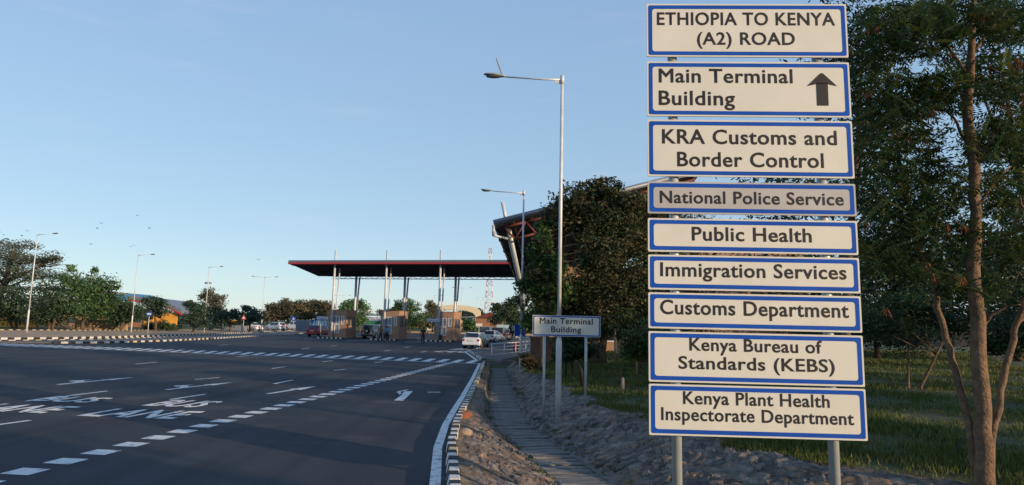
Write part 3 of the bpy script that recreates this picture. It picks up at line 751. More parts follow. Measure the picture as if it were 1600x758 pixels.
for i in range(3):
    x0 = -SP * i
    t = thing('toll_booth', bl[2 - i], 'toll booth', KO + Matrix.Rotation(KR, 3, 'Z') @ Vector((x0, 0, .16)), KR, 'orange toll booths under the canopy')
    w = .12
    m = MB()
    # walls with real openings: front (y=0), right side (x=BW), left, back
    def wall_x(y0, y1, holes):       # wall in x-z, between y0 and y1
        xs_ = sorted({0, BW} | {h[0] for h in holes} | {h[1] for h in holes})
        for a, b_ in zip(xs_[:-1], xs_[1:]):
            zs_ = [(0, BH)]
            for h in holes:
                if h[0] <= a and h[1] >= b_: zs_ = [q for z in zs_ for q in ((z[0], min(z[1], h[2])), (max(z[0], h[3]), z[1])) if q[1] - q[0] > .01]
            for z in zs_: m.box(((a + b_) / 2, (y0 + y1) / 2, (z[0] + z[1]) / 2), (b_ - a, y1 - y0, z[1] - z[0]))
    def wall_y(x0_, x1_, holes):
        ys_ = sorted({w, BD - w} | {h[0] for h in holes} | {h[1] for h in holes})
        for a, b_ in zip(ys_[:-1], ys_[1:]):
            zs_ = [(0, BH)]
            for h in holes:
                if h[0] <= a and h[1] >= b_: zs_ = [q for z in zs_ for q in ((z[0], min(z[1], h[2])), (max(z[0], h[3]), z[1])) if q[1] - q[0] > .01]
            for z in zs_: m.box(((x0_ + x1_) / 2, (a + b_) / 2, (z[0] + z[1]) / 2), (x1_ - x0_, b_ - a, z[1] - z[0]))
    fh = [(.25, 1.55, 1.65, 2.72), (1.8, 2.2, 1.65, 2.72), (.85, 1.55, .55, 1.62)]
    sh = [(.35, 1.15, 1.5, 2.6), (1.35, 2.35, 1.5, 2.6)]
    wall_x(0, w, fh); wall_x(BD - w, BD, []); wall_y(BW - w, BW, sh); wall_y(0, w, sh)
    m.build('wall', M['wall'], t)
    m = MB(); m.box((BW / 2, BD / 2, BH + .03), (BW + .04, BD + .04, .06)); m.build('roof', M['wallbrown'], t)
    for h in fh:
        m = MB(); cx, cz, ww, hh = (h[0] + h[1]) / 2, (h[2] + h[3]) / 2, h[1] - h[0], h[3] - h[2]
        for s in (-1, 1):
            m.box((cx + s * (ww / 2 - .04), .04, cz), (.08, .10, hh)); m.box((cx, .043, cz + s * (hh / 2 - .04)), (ww - .16, .094, .08))
        if ww > 1: m.box((cx + .15, .045, cz), (.06, .08, hh - .16))
        fo = m.build('window', M['frame'], t)
        m = MB(); m.box((cx, .07, cz), (ww - .1, .015, hh - .1)); m.build('pane', M['paleglass'], fo)
    for xx in (BW - .04, .04):
        for h in sh:
            m = MB(); cy, cz, ww, hh = (h[0] + h[1]) / 2, (h[2] + h[3]) / 2, h[1] - h[0], h[3] - h[2]
            for s in (-1, 1):
                m.box((xx, cy + s * (ww / 2 - .03), cz), (.08, .06, hh)); m.box((xx, cy, cz + s * (hh / 2 - .03)), (.075, ww - .12, .06))
            fo = m.build('window', M['bumper'], t)
            m = MB(); m.box((xx, cy, cz), (.012, ww - .1, hh - .1)); m.build('pane', M['glass'], fo)
    # raised island and its kerb blocks, lane sign, hatched nose
    m = MB(); m.prism(rrect(-.5, -1.5, BW + .5, BD + 3.2, .5, 4), -.2, 0); isl = m.build('toll_island', M['paving'], None, t.location, KR)
    tag(isl, 'low paved island under the %s' % bl[2 - i].split(',')[0].replace(' nearest the white cars', ''), 'traffic island')
    for k in range(12):
        m = MB(); xx = -.42 + k * .305
        m.box((xx, -1.56, -.06), (.28, .10, .19)); o = m.build('kerb_block', M['kblack' if k % 2 else 'kwhite'], None, t.location, KR, bevel=.012)
        tag(o, '%s kerb block of the island before the %s' % ('black' if k % 2 else 'white', bl[2 - i].split(',')[0].replace(' nearest the white cars', '')), 'kerb block', ('black' if k % 2 else 'white') + ' kerb blocks below the ' + bl[2 - i].split(',')[0].replace(' nearest the white cars', ''))
    ls = thing('lane_sign', 'small lane sign on a post before the %s' % bl[2 - i].split(',')[0].replace(' nearest the white cars', ''), 'lane sign', KO + Matrix.Rotation(KR, 3, 'Z') @ Vector((x0 - .35 if i else x0 + .1, -1.3, 0)), KR)
    m = MB(); m.tube([(0, .05, 0), (0, .05, 2.75)], .035, 8); m.build('post', M['post'], ls)
    bb = board(ls, -.62, 2.35, 1.0, 2.78, 'swhite', edge=.02, band=.035)
    lettering('lettering', 'Private Cars', -.45, .83, 2.47, .19, -.0125, bb, M['sblue'])
    P = lambda u, v2: KO + Matrix.Rotation(KR, 3, 'Z') @ Vector((x0 + u, v2, 0))
    tip = P(-.9, -7.0)
    mark('toll_nose_marking', [line(tip, P(-.55, -1.6), .14), line(tip, P(2.6, -1.75), .14), line(P(-.72, -4.4), P(.55, -4.6), .14), line(P(-.66, -3.2), P(1.4, -3.3), .14)], z=.005)
    if i < 2:
        m = MB(); m.box((0, 0, .28), (.36, .3, .56)); m.box((0, 0, .6), (.42, .36, .08)); pb = m.build('control_box', M['bumper'], None, KO + Matrix.Rotation(KR, 3, 'Z') @ Vector((x0 + 1.05, -.65, .16)), KR, bevel=.02)
        tag(pb, 'black control box at the mast foot of the %s' % bl[2 - i].split(',')[0].replace(' nearest the white cars', ''), 'control box')

# ================================================================== TERMINAL BUILDING (right, behind the trees)
N_, R_ = at(772, 352, 45), at(1090, 272, 45); FL = at(809, 446, 80); FR = R_ + (FL - N_)
tb = thing('terminal_building', 'orange terminal building under a great tilted steel roof behind the dark trees', 'building', (4, 50, 0))
O4 = Vector((4, 50, 0)); q = [p - O4 for p in (N_, R_, FR, FL)]
m = MB(); th = Vector((0, 0, .22)); m.v = [tuple(p) for p in q] + [tuple(p + th) for p in q]
m.f = [(0, 3, 2, 1), (4, 5, 6, 7), (0, 1, 5, 4), (1, 2, 6, 5), (2, 3, 7, 6), (3, 0, 4, 7)]; m.sm = [False] * 6
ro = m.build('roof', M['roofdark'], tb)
m = MB(); m.tube([q[0] + Vector((-.05, -.05, .18)), q[1] + Vector((0, -.05, .18))], .18, 8); m.build('edge_beam', M['roofgrey'], tb)
m = MB(); m.tube([q[0] + Vector((-.05, 0, 0)), q[0] + Vector((-.02, .1, -.75))], .10, 8); m.tube([q[0] + Vector((0, .1, -.7)), at(797, 374, 47) - O4], .09, 8); m.build('brace', M['post'], tb)
m = MB()
for k in range(9):
    a = q[0].lerp(q[1], .05 + k * .105) + Vector((0, .5, -.25)); b = q[0].lerp(q[1], .05 + (k + 1) * .105) + Vector((0, .5, -.25)); mm = (a + b) / 2 + Vector((0, 0, -1.0))
    m.tube([a, b], .09, 6); m.tube([a, mm], .07, 6); m.tube([mm, b], .07, 6)
    m.tube([mm, mm + (b - a)], .08, 6)
m.build('truss', M['redsteel'], tb)
m = MB()
for k in range(1, 7):
    a = q[0].lerp(q[3], k / 7) + Vector((-.05, 0, -.12)); b = q[1].lerp(q[2], k / 7) + Vector((0, 0, -.12)); m.tube([a, b], .12, 6)
for k in range(12):
    m.tube([q[0].lerp(q[1], k / 11 + .004) + Vector((0, .3, -.1)), q[3].lerp(q[2], k / 11 + .004) + Vector((0, 0, -.1))], .06, 5)
m.build('purlin', M['roofdark'], tb)
m = MB(); m.tube([at(793, 352, 47) - O4, at(815, 452, 53) - O4, at(822, 520, 57) - O4], [.20, .18, .18], 10); m.build('column', M['post'], tb)
m = MB(); m.tube([at(785, 316, 46.5) - O4, at(792, 350, 46.5) - O4], .13, 8); m.build('mast', M['polewhite'], tb)
m = MB()
for (xa, xb_, ya, yb_, za, zb_) in ((-1.0, 8, 6, 6.3, 0, 7.2), (-1.0, -.7, 6, 24, 0, 7.0), (8, 20, 4, 4.3, 0, 8.5)):
    m.box(((xa + xb_) / 2, (ya + yb_) / 2, (za + zb_) / 2), (xb_ - xa, yb_ - ya, zb_ - za))
wl = m.build('wall', M['wall'], tb)
for k in range(4):
    for zz in (1.6, 4.6):
        m = MB(); m.box((.4 + k * 2.0, 5.97, zz), (1.3, .06, 1.3)); wn = m.build('window', M['frame'], wl)
        m = MB(); m.box((.4 + k * 2.0, 5.955, zz), (1.1, .05, 1.1)); m.build('pane', M['glass'], wn)
m = MB(); m.box((3.5, 5.6, 3.1), (9.2, .8, .18)); m.build('ledge', M['frame'], tb)

# steel railing at the footway edge
rl = thing('railing', 'pale steel pedestrian railing along the footway in front of the parked cars', 'railing', gp(768, 560.5, .11))
ra = Vector((0, 0, 0)); rb = gp(840, 551, .11) - gp(768, 560.5, .11); rb.z = 0; ru = rb.normalized()
for k in range(6):
    m = MB(); p = rb * (k / 5 * 1.15); m.tube([p, p + Vector((0, 0, .86))], .03, 10); m.build('post', M['galv'], rl)
for k, z in enumerate((.88, .66, .44, .22)):
    m = MB(); m.tube([ra + Vector((0, 0, z)) - ru * .22 * (k == 0), rb * 1.15 + Vector((0, 0, z))], .034 if k == 0 else .018, 10); m.build('rail', M['galv'], rl)

# ================================================================== FAR LEFT BUILDING, MAST, GANTRY
D1 = 125
lbz = .6
lb_ = thing('roadside_building', 'yellow building with curved grey roof, red eaves and blue barrel roof among far trees', 'building', at(230, 515, D1))
OB = Vector(lb_.location)
def L_(px, py, d=D1): return at(px, py, d) - OB
m = MB(); pr_ = [(L_(196, 472).x, L_(196, 463).z)]
top = [(200, 462), (215, 464), (235, 466.5), (252, 470), (268, 476), (284, 484.5)]
pt = [(L_(a, b).x, L_(a, b).z) for a, b in top]; pb_ = [(L_(a, b + 5.5).x, L_(a, b + 5.5).z) for a, b in top]
m.prism(pt + pb_[::-1], 0, 12, axis='y'); m.build('roof', M['roofgrey'], lb_)
pe = [(L_(a, b + 5.6).x, L_(a, b + 5.6).z) for a, b in top]; pf = [(L_(a, b + 8.2).x, L_(a, b + 8.2).z) for a, b in top]
m = MB(); m.prism(pe + pf[::-1], -.15, .2, axis='y'); m.build('fascia', M['red'], lb_)
m = MB(); cx, cz = L_(188, 466).x, L_(188, 466).z; rr = 1.5
m.prism([(cx - 3.2, cz - .4), (cx + 1.4, cz - .4)] + [(cx + 1.4 * math.cos(a), cz - .4 + 1.45 * math.sin(a)) for a in (.5, 1.0, 1.4)] + [(cx - 3.2, cz + 1.05)], -.6, 10, axis='y'); m.build('barrel_roof', M['bluesteel'], lb_)
x0, x1 = L_(172, 0).x, L_(282, 0).x
m = MB(); m.box(((x0 + x1) / 2 - .8, 4.0, 1.75), (x1 - x0 - 2, 6, 3.5)); m.box((L_(196, 0).x, 5, 4.0), (6, 5, 2.4)); wl = m.build('wall', M['wallbrown'], lb_)
m = MB(); m.prism([(L_(262, 0).x, L_(262, 483).z), (L_(271, 0).x, L_(271, 483).z), (L_(290, 0).x, L_(290, 500).z), (L_(283, 0).x, L_(283, 509).z), (L_(275, 0).x, L_(275, 500).z)], .2, .7, axis='y'); m.build('gable', M['yellow'], lb_)
for px0, px1, y0, y1 in ((222, 246, 497, 515), (250, 272, 488, 514)):
    m = MB(); a, b = L_(px0, y0), L_(px1, y1); m.box(((a.x + b.x) / 2, .85, (a.z + b.z) / 2), (b.x - a.x, .3, a.z - b.z)); m.build('wall_panel', M['yellow'], lb_)
for k in range(6):
    m = MB(); m.box((x0 + 3 + k * 2.0, .97, 1.9), (1.0, .08, 1.2)); m.build('window', M['glass'], wl)
h2 = thing('roadside_house', 'low tan house half hidden behind the dark bushes beside the nearest far lamp', 'house', at(110, 514, 92))
m = MB(); m.box((0, 2, 1.1), (9, 4, 2.4)); wl = m.build('wall', M['tan'], h2)
m = MB(); m.prism([(-5, 2.3), (5, 2.3), (4.2, 3.1), (-4.2, 3.1)], -.3, 4.4, axis='y'); m.build('roof', M['roofgrey'], h2)
for k in range(3):
    m = MB(); m.box((-3 + k * 3, -.02, 1.3), (1.1, .06, 1.0)); m.build('window', M['glass'], wl)
h3 = thing('roadside_house', 'orange walled house behind the bushes at the far left edge, under the acacia', 'house', at(12, 512, 95))
m = MB(); m.box((0, 2, 1.4), (8, 4, 3.0)); wl = m.build('wall', M['yellow'], h3)
m = MB(); m.prism([(-4.6, 6.2), (13, 5.5), (13, 5.2), (-4.6, 5.8)], -.5, 6, axis='y'); m.build('roof', M['greyblue'], h3)
for k in range(2):
    m = MB(); m.box((-2 + k * 3.5, -.02, 1.5), (1.2, .06, 1.1)); m.build('window', M['glass'], wl)
sw = MB(); sw.box((0, 0, .5), (6.5, .4, 1.3)); tag(sw.build('low_wall', M['tan'], None, at(158, 514.5, 84)), 'low tan wall under the bright green tree on the far verge', 'wall')

# lattice radio mast
mt = thing('radio_mast', 'red and white lattice radio mast rising behind the toll canopy', 'mast', at(763, 508, 260))
hM = at(763, 388, 260).z - mt.location.z; nseg = 14
def mw(z): return np.interp(z, [0, hM * .72, hM], [1.9, .75, .5])
for k in range(nseg):
    z0, z1 = hM * k / nseg, hM * (k + 1) / nseg; a, b = mw(z0), mw(z1); m = MB()
    c0 = [(-a, -a), (a, -a), (a, a), (-a, a)]; c1 = [(-b, -b), (b, -b), (b, b), (-b, b)]
    for j in range(4):
        j2 = (j + 1) % 4; A_ = (*c0[j], z0); B_ = (*c1[j], z1); A2 = (*c0[j2], z0); B2 = (*c1[j2], z1)
        m.tube([A_, B_], .10, 5); m.tube([A_, B2], .05, 4); m.tube([A2, B_], .05, 4); m.tube([B_, B2], .06, 4)
    m.build('lattice_section', M['rust' if k % 2 else 'mwhite'], mt)
m = MB()
for k in range(6): m.box((math.cos(k * 1.05) * 1.0, math.sin(k * 1.05) * 1.0, hM * (.80 + .03 * (k % 3))), (.5, .5, 2.0))
m.build('antenna', M['mwhite'], mt)
m = MB(); m.tube([(0, 0, hM), (0, 0, hM + 1.5)], .08, 5); m.build('spike', M['mwhite'], mt)

# pale gantry building far behind the booths
DG = 190
gb = thing('gantry_building', 'pale yellow gantry beam curving down on a thick pier behind the third booth', 'building', at(720, 513, DG)); OG = Vector(gb.location)
G_ = lambda px, py: at(px, py, DG) - OG
tp = [(684, 479), (705, 476), (730, 478), (745, 481), (750, 486), (750, 512)]; bt = [(743, 512), (743, 494), (739, 489), (728, 485.5), (705, 484), (684, 485)]
m = MB(); pts = [(G_(a, b).x, G_(a, b).z) for a, b in tp + bt]; m.prism(pts, 0, 5, axis='y'); m.build('beam', M['paleyellow'], gb)
m = MB(); m.box((G_(690, 0).x, 2, G_(0, 496).z - 1.5), (1.6, 3, 5.5)); m.build('pier', M['paleyellow'], gb)
m = MB(); m.box((G_(722, 0).x, 4, 1.2), (13, 3, 2.4)); wl = m.build('wall', M['tan'], gb)
m = MB(); m.box((G_(722, 0).x, 2.4, 2.9), (14, 6, .3), ry=RAD(-4)); m.build('roof', M['roofgrey'], gb)
rb2 = thing('shed', 'low red roofed shed at the foot of the radio mast', 'shed', at(765, 512, 170))
m = MB(); m.box((0, 0, 1.2), (7, 4, 2.4)); m.build('wall', M['wallbrown'], rb2)
m = MB(); m.prism([(-3.9, 2.4), (3.9, 2.4), (0, 3.9)], -2.4, 2.4, axis='y'); m.build('roof', M['redsteel'], rb2)
# white canopy tent and green shed between the first two booths
tn = thing('canopy_tent', 'white peaked canopy tent between the first two booths', 'tent', at(571, 513, 150)); 
m = MB(); a = 3.2; zt_ = 2.9
m.v = [(-a, -a, zt_), (a, -a, zt_), (a, a, zt_), (-a, a, zt_), (-.9, -.9, 3.5), (.9, -.9, 3.5), (.9, .9, 3.5), (-.9, .9, 3.5), (0, 0, 4.6)]
m.f = [(0, 1, 5, 4), (1, 2, 6, 5), (2, 3, 7, 6), (3, 0, 4, 7), (4, 5, 8), (5, 6, 8), (6, 7, 8), (7, 4, 8)]; m.sm = [False] * 8
o = m.build('roof_sheet', M['paleyellow'], tn); o.modifiers.new('thickness', 'SOLIDIFY').thickness = .04
for sx_ in (-1, 1):
    for sy_ in (-1, 1):
        m = MB(); m.tube([(sx_ * a, sy_ * a, 0), (sx_ * a, sy_ * a, zt_)], .09, 6); m.build('leg', M['mwhite'], tn)
gs = thing('shed', 'small green sided shed beside the white tent', 'shed', at(588, 515, 145))
m = MB(); m.box((0, 0, 1.2), (4, 3, 2.4)); m.build('wall', mat('green_sheet', (.03, .16, .09), .6), gs)
m = MB(); m.box((0, 0, 2.5), (4.6, 3.6, .15), ry=RAD(5)); m.build('roof', M['redsteel'], gs)
# blue corrugated hoarding and grey fence left of the first booth
def sheet_fence(name, label, a, b, h, material):
    r = thing(name, label, 'fence', a); d = b - a; d.z = 0; L = d.length; u = d.normalized(); n = Vector((-u.y, u.x, 0)); m = MB()
    k = int(L / .25)
    for i in range(k):
        p0_, p1_ = u * (i * .25), u * (i * .25 + .25); off = n * (.05 if i % 2 else -.05); off2 = n * (-.05 if i % 2 else .05)
        m.quadpts([p0_ + off, p1_ + off2, p1_ + off2 + Vector((0, 0, h)), p0_ + off + Vector((0, 0, h))])
    o = m.build('sheet', M[material], r, fixn=False); o.modifiers.new('thickness', 'SOLIDIFY').thickness = .03
    for i in range(int(L / 2.4) + 1):
        m = MB(); m.box((u * (i * 2.4) + n * .12) + Vector((0, 0, h / 2 + .05)), (.09, .09, h + .1)); m.build('post', M['post'], r)
    return r
sheet_fence('hoarding', 'blue corrugated sheet hoarding behind the red car', at(484, 517, 112), at(518, 518, 112), 1.75, 'tarp')
sheet_fence('hoarding', 'dull grey corrugated sheet hoarding left of the blue one', at(462, 517, 118), at(483, 517, 113), 1.9, 'greyblue')
# small signs
def small_sign(label, px, base, d, top, shape, cat='road sign'):
    r = thing('road_sign', label, cat, at(px, base, d)); h = at(px, top, d).z - r.location.z
    m = MB(); m.tube([(0, .04, -.2), (0, .04, h)], .04, 8); m.build('post', M['post'], r)
    s = d / 1030
    if shape == 'stop':
        w_, hh = 8 * s, 6.5 * s; m = MB(); m.box((0, 0, h - hh / 2), (w_, .04, hh)); p = m.build('panel', M['sblue'], r)
        m = MB(); m.box((0, -.024, h - hh * .55), (w_ * .8, .01, hh * .4)); m.build('white_band', M['swhite'], p)
    if shape == 'tri':
        w_ = 9 * s; m = MB(); m.prism([(-w_ / 2, h - w_ * .85), (w_ / 2, h - w_ * .85), (0, h)], -.02, .02, axis='y'); p = m.build('panel', M['red'], r)
        m = MB(); m.prism([(-w_ * .28, h - w_ * .72), (w_ * .28, h - w_ * .72), (0, h - w_ * .25)], -.03, -.022, axis='y'); m.build('inner_panel', M['swhite'], p)
    if shape == 'sq':
        w_ = 6.5 * s; m = MB(); m.box((0, 0, h - w_ / 2), (w_, .04, w_)); p = m.build('panel', M['sblue'], r)
        m = MB(); m.prism([(-w_ * .3, h - w_ * .75), (w_ * .3, h - w_ * .75), (0, h - w_ * .2)], -.03, -.022, axis='y'); m.build('symbol', M['swhite'], p)
    if shape == 'round':
        w_ = 4 * s; m = MB(); m.prism(arc(0, h - w_ / 2, w_ / 2, 0, 2 * math.pi * .95, 18), -.02, .02, axis='y'); p = m.build('panel', M['red'], r)
        m = MB(); m.prism(arc(0, h - w_ / 2, w_ * .33, 0, 2 * math.pi * .95, 18), -.03, -.022, axis='y'); m.build('inner_panel', M['swhite'], p)
    if shape == 'white':
        w_, hh = 10 * s, 4.2 * s; m = MB(); m.box((0, 0, h - hh / 2), (w_, .05, hh)); m.build('panel', M['swhite'], r)
    if shape == 'wide':
        w_, hh = 19 * s, 5 * s; m = MB(); m.box((0, 0, h - hh / 2), (w_, .05, hh)); m.build('panel', mat('pale_blue_panel', (.35, .48, .55), .5), r)
    return r
small_sign('blue bus stop sign with a white band on a thin post on the far median', 229.5, 531, 66, 487, 'stop')
small_sign('red edged triangular warning sign on the far median', 379, 522, 88, 491.5, 'tri')
small_sign('blue square pedestrian crossing sign left of the blue hoarding', 457.5, 517, 112, 494.5, 'sq')
small_sign('blue square crossing sign partly behind the red car, right of the other blue square', 497, 517, 111, 494, 'sq')
small_sign('small round red edged sign beside the white vans', 445.5, 516, 114, 506.5, 'round')
small_sign('plain white panel on a post behind the white wagon', 748, 531, 100, 505.5, 'white')
small_sign('wide pale blue panel above the parked cars near the trees', 785, 531, 96, 507.5, 'wide')
# ================================================================== TREES AND PLANTS
DARK = [(.022, .040, .018), (.030, .052, .022), (.040, .060, .024)]
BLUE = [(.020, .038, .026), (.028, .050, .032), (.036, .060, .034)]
MID = [(.045, .090, .026), (.060, .110, .030), (.038, .075, .026)]
OLIVE = [(.070, .068, .030), (.090, .078, .034), (.055, .058, .028), (.10, .075, .038)]
BROWN = [(.095, .078, .046), (.11, .085, .050), (.075, .070, .036), (.060, .066, .030)]
ACA = [(.050, .060, .034), (.062, .068, .040), (.040, .052, .030)]
def unit(n):
    a = nr.randn(n, 3); return a / np.linalg.norm(a, axis=1)[:, None]
def leaf_cards(C, size, tint, flat=.4, ratio=.45, axis=None):
    """one pointed leaf-shaped face per centre"""
    n = len(C)
    a = unit(n) if axis is None else axis; a = a * np.array([1, 1, 1 - flat * .5]); a /= np.linalg.norm(a, axis=1)[:, None]
    b = np.cross(a, unit(n)); b /= np.linalg.norm(b, axis=1)[:, None]
    s = (size * (.6 + .8 * nr.rand(n)))[:, None]
    V = np.stack([C - a * s * .5, C + b * s * ratio * .5 - a * s * .05, C + a * s * .5, C - b * s * ratio * .5 - a * s * .05], 1).reshape(-1, 3)
    return V, np.repeat(tint, 4, 0)
def crown_mesh(name, blobs, n, leaf, pal, sig=.32, cl=None, shell=2.4, flat=.4, ratio=.45, droop=0.0):
    vol = np.array([b[1][0] * b[1][2] for b in blobs]) ** .9; vol = vol / vol.sum()
    Vs = []; Ts = []
    pal = np.array(pal)
    for (c, r), f in zip(blobs, vol):
        k = max(int(n * f), 30); nc = cl or max(8, int(k / 55))
        d = unit(nc) * (nr.rand(nc) ** (1 / shell))[:, None]
        d[:, 2] = np.where(d[:, 2] < -.55, d[:, 2] * .6, d[:, 2])
        cc = np.array(c)[None, :] + d * np.array(r)[None, :]
        cs = (.5 + 1.0 * nr.rand(nc)); idx = nr.choice(nc, k, p=cs / cs.sum())
        P = cc[idx] + np.clip(nr.randn(k, 3), -1.6, 1.6) * sig * np.array(r).mean() * np.array([1, 1, .62])[None, :] * cs[idx][:, None]
        if droop: P[:, 2] -= droop * nr.rand(k) ** 2
        ct = pal[nr.randint(len(pal), size=nc)] * (.75 + .6 * nr.rand(nc))[:, None]
        t = ct[idx] * (.8 + .45 * nr.rand(k))[:, None]
        V, T = leaf_cards(P, leaf, t, flat, ratio); Vs.append(V); Ts.append(T)
    V = np.concatenate(Vs); T = np.concatenate(Ts); q = len(V) // 4
    return np_mesh(name, V, np.arange(len(V)), np.full(q, 4), tint=T)
def tree(name, label, cat, base, blobs, n, leaf, pal, tr=.16, group=None, sig=.32, bark='bark', stems=1, **kw):
    base = Vector(base); t = thing(name, label, cat, base, 0, group)
    B = [(tuple(Vector(c) - base), r) for c, r in blobs]
    m = MB()
    low = min(B, key=lambda b: b[0][2]); topz = max(b[0][2] for b in B)
    for s in range(stems):
        off = Vector((rnd.uniform(-.3, .3), rnd.uniform(-.3, .3), 0)) * (stems > 1)
        mx_ = sum(b[0][0] for b in B) / len(B); my_ = sum(b[0][1] for b in B) / len(B)
        p1_ = Vector((mx_ * .25, my_ * .25, topz * .35)) + off * 2; p2_ = Vector((mx_ * .7, my_ * .7, topz * .7)) + off * 3
        m.tube([off + Vector((0, 0, -.3)), off + Vector((0, 0, .2)), p1_, p2_, Vector((mx_, my_, topz))], [tr * 1.35, tr, tr * .8, tr * .5, tr * .15], 9)
        for c, r in B:
            c = Vector(c); st = p1_.lerp(p2_, rnd.uniform(.1, .9)); md_ = st.lerp(c, .5) + Vector((0, 0, -.08 * r[2]))
            m.tube([st, md_, c], [tr * .45, tr * .3, tr * .1], 6)
            for q in range(3):
                e = c + Vector((rnd.uniform(-1, 1) * r[0], rnd.uniform(-1, 1) * r[1], rnd.uniform(-.4, .9) * r[2])) * .8
                m.tube([md_.lerp(c, .6), md_.lerp(e, .6) + Vector((0, 0, .1)), e], [tr * .2, tr * .12, tr * .04], 5)
    m.build('trunk', M[bark], t, fixn=False)
    link('crown', crown_mesh('crown', B, n, leaf, pal, sig, **kw), M['leaf'], t)
    return t
def ptree(name, label, d, base_px, base_py, blobs, n, leaf, pal, cat='tree', depth=1.0, **kw):
    """crown blobs given by their outline (x, y, half width, half height) at d metres"""
    s = d / 1030; out = []
    if d > 70: pal = [tuple(v * 1.35 + e for v, e in zip(c, (.006, .011, .012))) for c in pal]  # far leaf colours lightened and blued: distance haze painted into the palette
    for i, (x, y, rx, rz) in enumerate(blobs):
        dd = d + rnd.uniform(-.5, .5) * rx * s * depth
        out.append((at(x, y, dd), (rx * s, max(rx * s * depth, .3), rz * s)))
    return tree(name, label, cat, at(base_px, base_py, d), out, n, leaf, pal, **kw)

# --- far left
ptree('acacia_tree', 'broad flat topped acacia tree at the far left edge', 84, -14, 514, [(-35, 385, 60, 9), (20, 383, 38, 6), (-10, 405, 58, 9), (40, 401, 44, 7), (75, 411, 26, 5), (10, 424, 58, 9), (55, 430, 40, 8), (-40, 440, 46, 12), (88, 404, 12, 3)], 17000, .30, ACA, tr=.45, sig=.24, shell=3, flat=1.2, ratio=.35)
GT = 'dark trees on the far verge'
ptree('bushy_tree', 'dark green bushy tree under the acacia at the far left edge', 80, 22, 514, [(0, 470, 32, 26), (35, 462, 26, 20), (22, 490, 34, 18), (-25, 480, 30, 26)], 7000, .30, DARK, group=GT, stems=2)
ptree('bushy_tree', 'dark green bushy tree right behind the nearest far street lamp', 78, 78, 514, [(75, 458, 26, 20), (60, 480, 26, 22), (92, 480, 24, 24), (78, 497, 26, 12)], 6500, .30, DARK, group=GT, stems=2)
ptree('green_tree', 'bright green feathery tree with tall sprigs left of the blue barrel roof', 80, 128, 514, [(118, 440, 22, 17), (150, 448, 28, 17), (128, 462, 36, 18), (165, 468, 26, 16), (112, 420, 8, 6), (150, 423, 7, 5), (178, 447, 9, 5), (130, 484, 34, 14)], 11000, .30, MID, tr=.2, sig=.30)
ptree('bushy_tree', 'dark spreading tree below the blue barrel roof', 82, 185, 515, [(160, 488, 22, 16), (185, 478, 20, 14), (205, 487, 18, 16), (190, 498, 24, 10)], 6000, .30, DARK, group=GT, stems=2)
ptree('bushy_tree', 'dark tree in front of the curved grey roof, behind the bus stop sign', 88, 243, 515, [(238, 473, 14, 9), (252, 472, 10, 7), (243, 484, 17, 10), (226, 492, 12, 10)], 4200, .30, BLUE, group=GT)
ptree('bush', 'low dark bush in front of the yellow gable wall', 90, 262, 515, [(252, 509, 12, 6), (272, 511, 10, 5), (236, 510, 12, 6)], 2600, .28, DARK, cat='bush')
ptree('bushy_tree', 'dark rounded tree right of the yellow gable wall', 92, 302, 516, [(297, 475, 8, 8), (305, 485, 13, 12), (299, 499, 10, 9), (310, 503, 16, 9)], 4200, .30, BLUE, group=GT)
ptree('brown_tree', 'tall grey brown tree behind the lamp with floodlights', 108, 328, 516, [(322, 461, 13, 11), (335, 468, 14, 12), (340, 484, 14, 12), (320, 486, 13, 13), (332, 500, 20, 9)], 5200, .34, BROWN, group=None)
ptree('bushy_tree', 'small dark tree between the lamp with floodlights and the triangular sign', 104, 360, 516, [(352, 494, 14, 9), (368, 492, 9, 9), (345, 504, 20, 7)], 3000, .32, BLUE, group=GT)
ptree('bushy_tree', 'upright dark tree right of the triangular sign', 104, 390, 516, [(386, 481, 7, 8), (390, 492, 13, 10), (402, 494, 9, 9), (384, 503, 12, 7)], 3400, .32, BLUE, group=GT)
bl_ = [('brown leafed tree behind the double armed median lamp', 425, [(418, 494, 10, 9), (425, 480, 7, 9), (430, 492, 13, 12)], BROWN), ('brown leafed tree above the white vans', 450, [(445, 476, 11, 10), (456, 482, 12, 12), (442, 492, 12, 11)], BROWN),
       ('olive brown tree left above the blue hoarding', 478, [(470, 480, 12, 10), (485, 478, 12, 9), (478, 492, 18, 9)], OLIVE), ('olive tree behind the left mast of the canopy', 505, [(498, 478, 10, 9), (510, 482, 12, 9), (505, 494, 14, 9)], OLIVE)]
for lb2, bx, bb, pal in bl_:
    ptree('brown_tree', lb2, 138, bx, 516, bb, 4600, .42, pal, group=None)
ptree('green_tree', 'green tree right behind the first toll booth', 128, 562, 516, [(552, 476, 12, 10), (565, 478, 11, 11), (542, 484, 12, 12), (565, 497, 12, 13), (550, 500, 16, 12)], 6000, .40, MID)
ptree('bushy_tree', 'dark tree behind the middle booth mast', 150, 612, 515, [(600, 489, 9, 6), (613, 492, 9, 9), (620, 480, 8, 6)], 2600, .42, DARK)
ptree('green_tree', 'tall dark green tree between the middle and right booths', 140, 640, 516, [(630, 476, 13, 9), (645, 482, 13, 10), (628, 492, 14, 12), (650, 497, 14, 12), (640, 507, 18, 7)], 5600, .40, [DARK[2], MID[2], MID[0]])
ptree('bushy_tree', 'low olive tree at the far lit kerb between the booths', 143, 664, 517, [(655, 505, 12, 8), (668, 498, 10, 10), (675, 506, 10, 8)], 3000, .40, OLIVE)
ptree('brown_tree', 'brown topped tree just left of the right booth', 146, 676, 517, [(673, 479, 8, 8), (680, 486, 10, 9), (676, 498, 10, 10)], 3600, .40, BROWN)
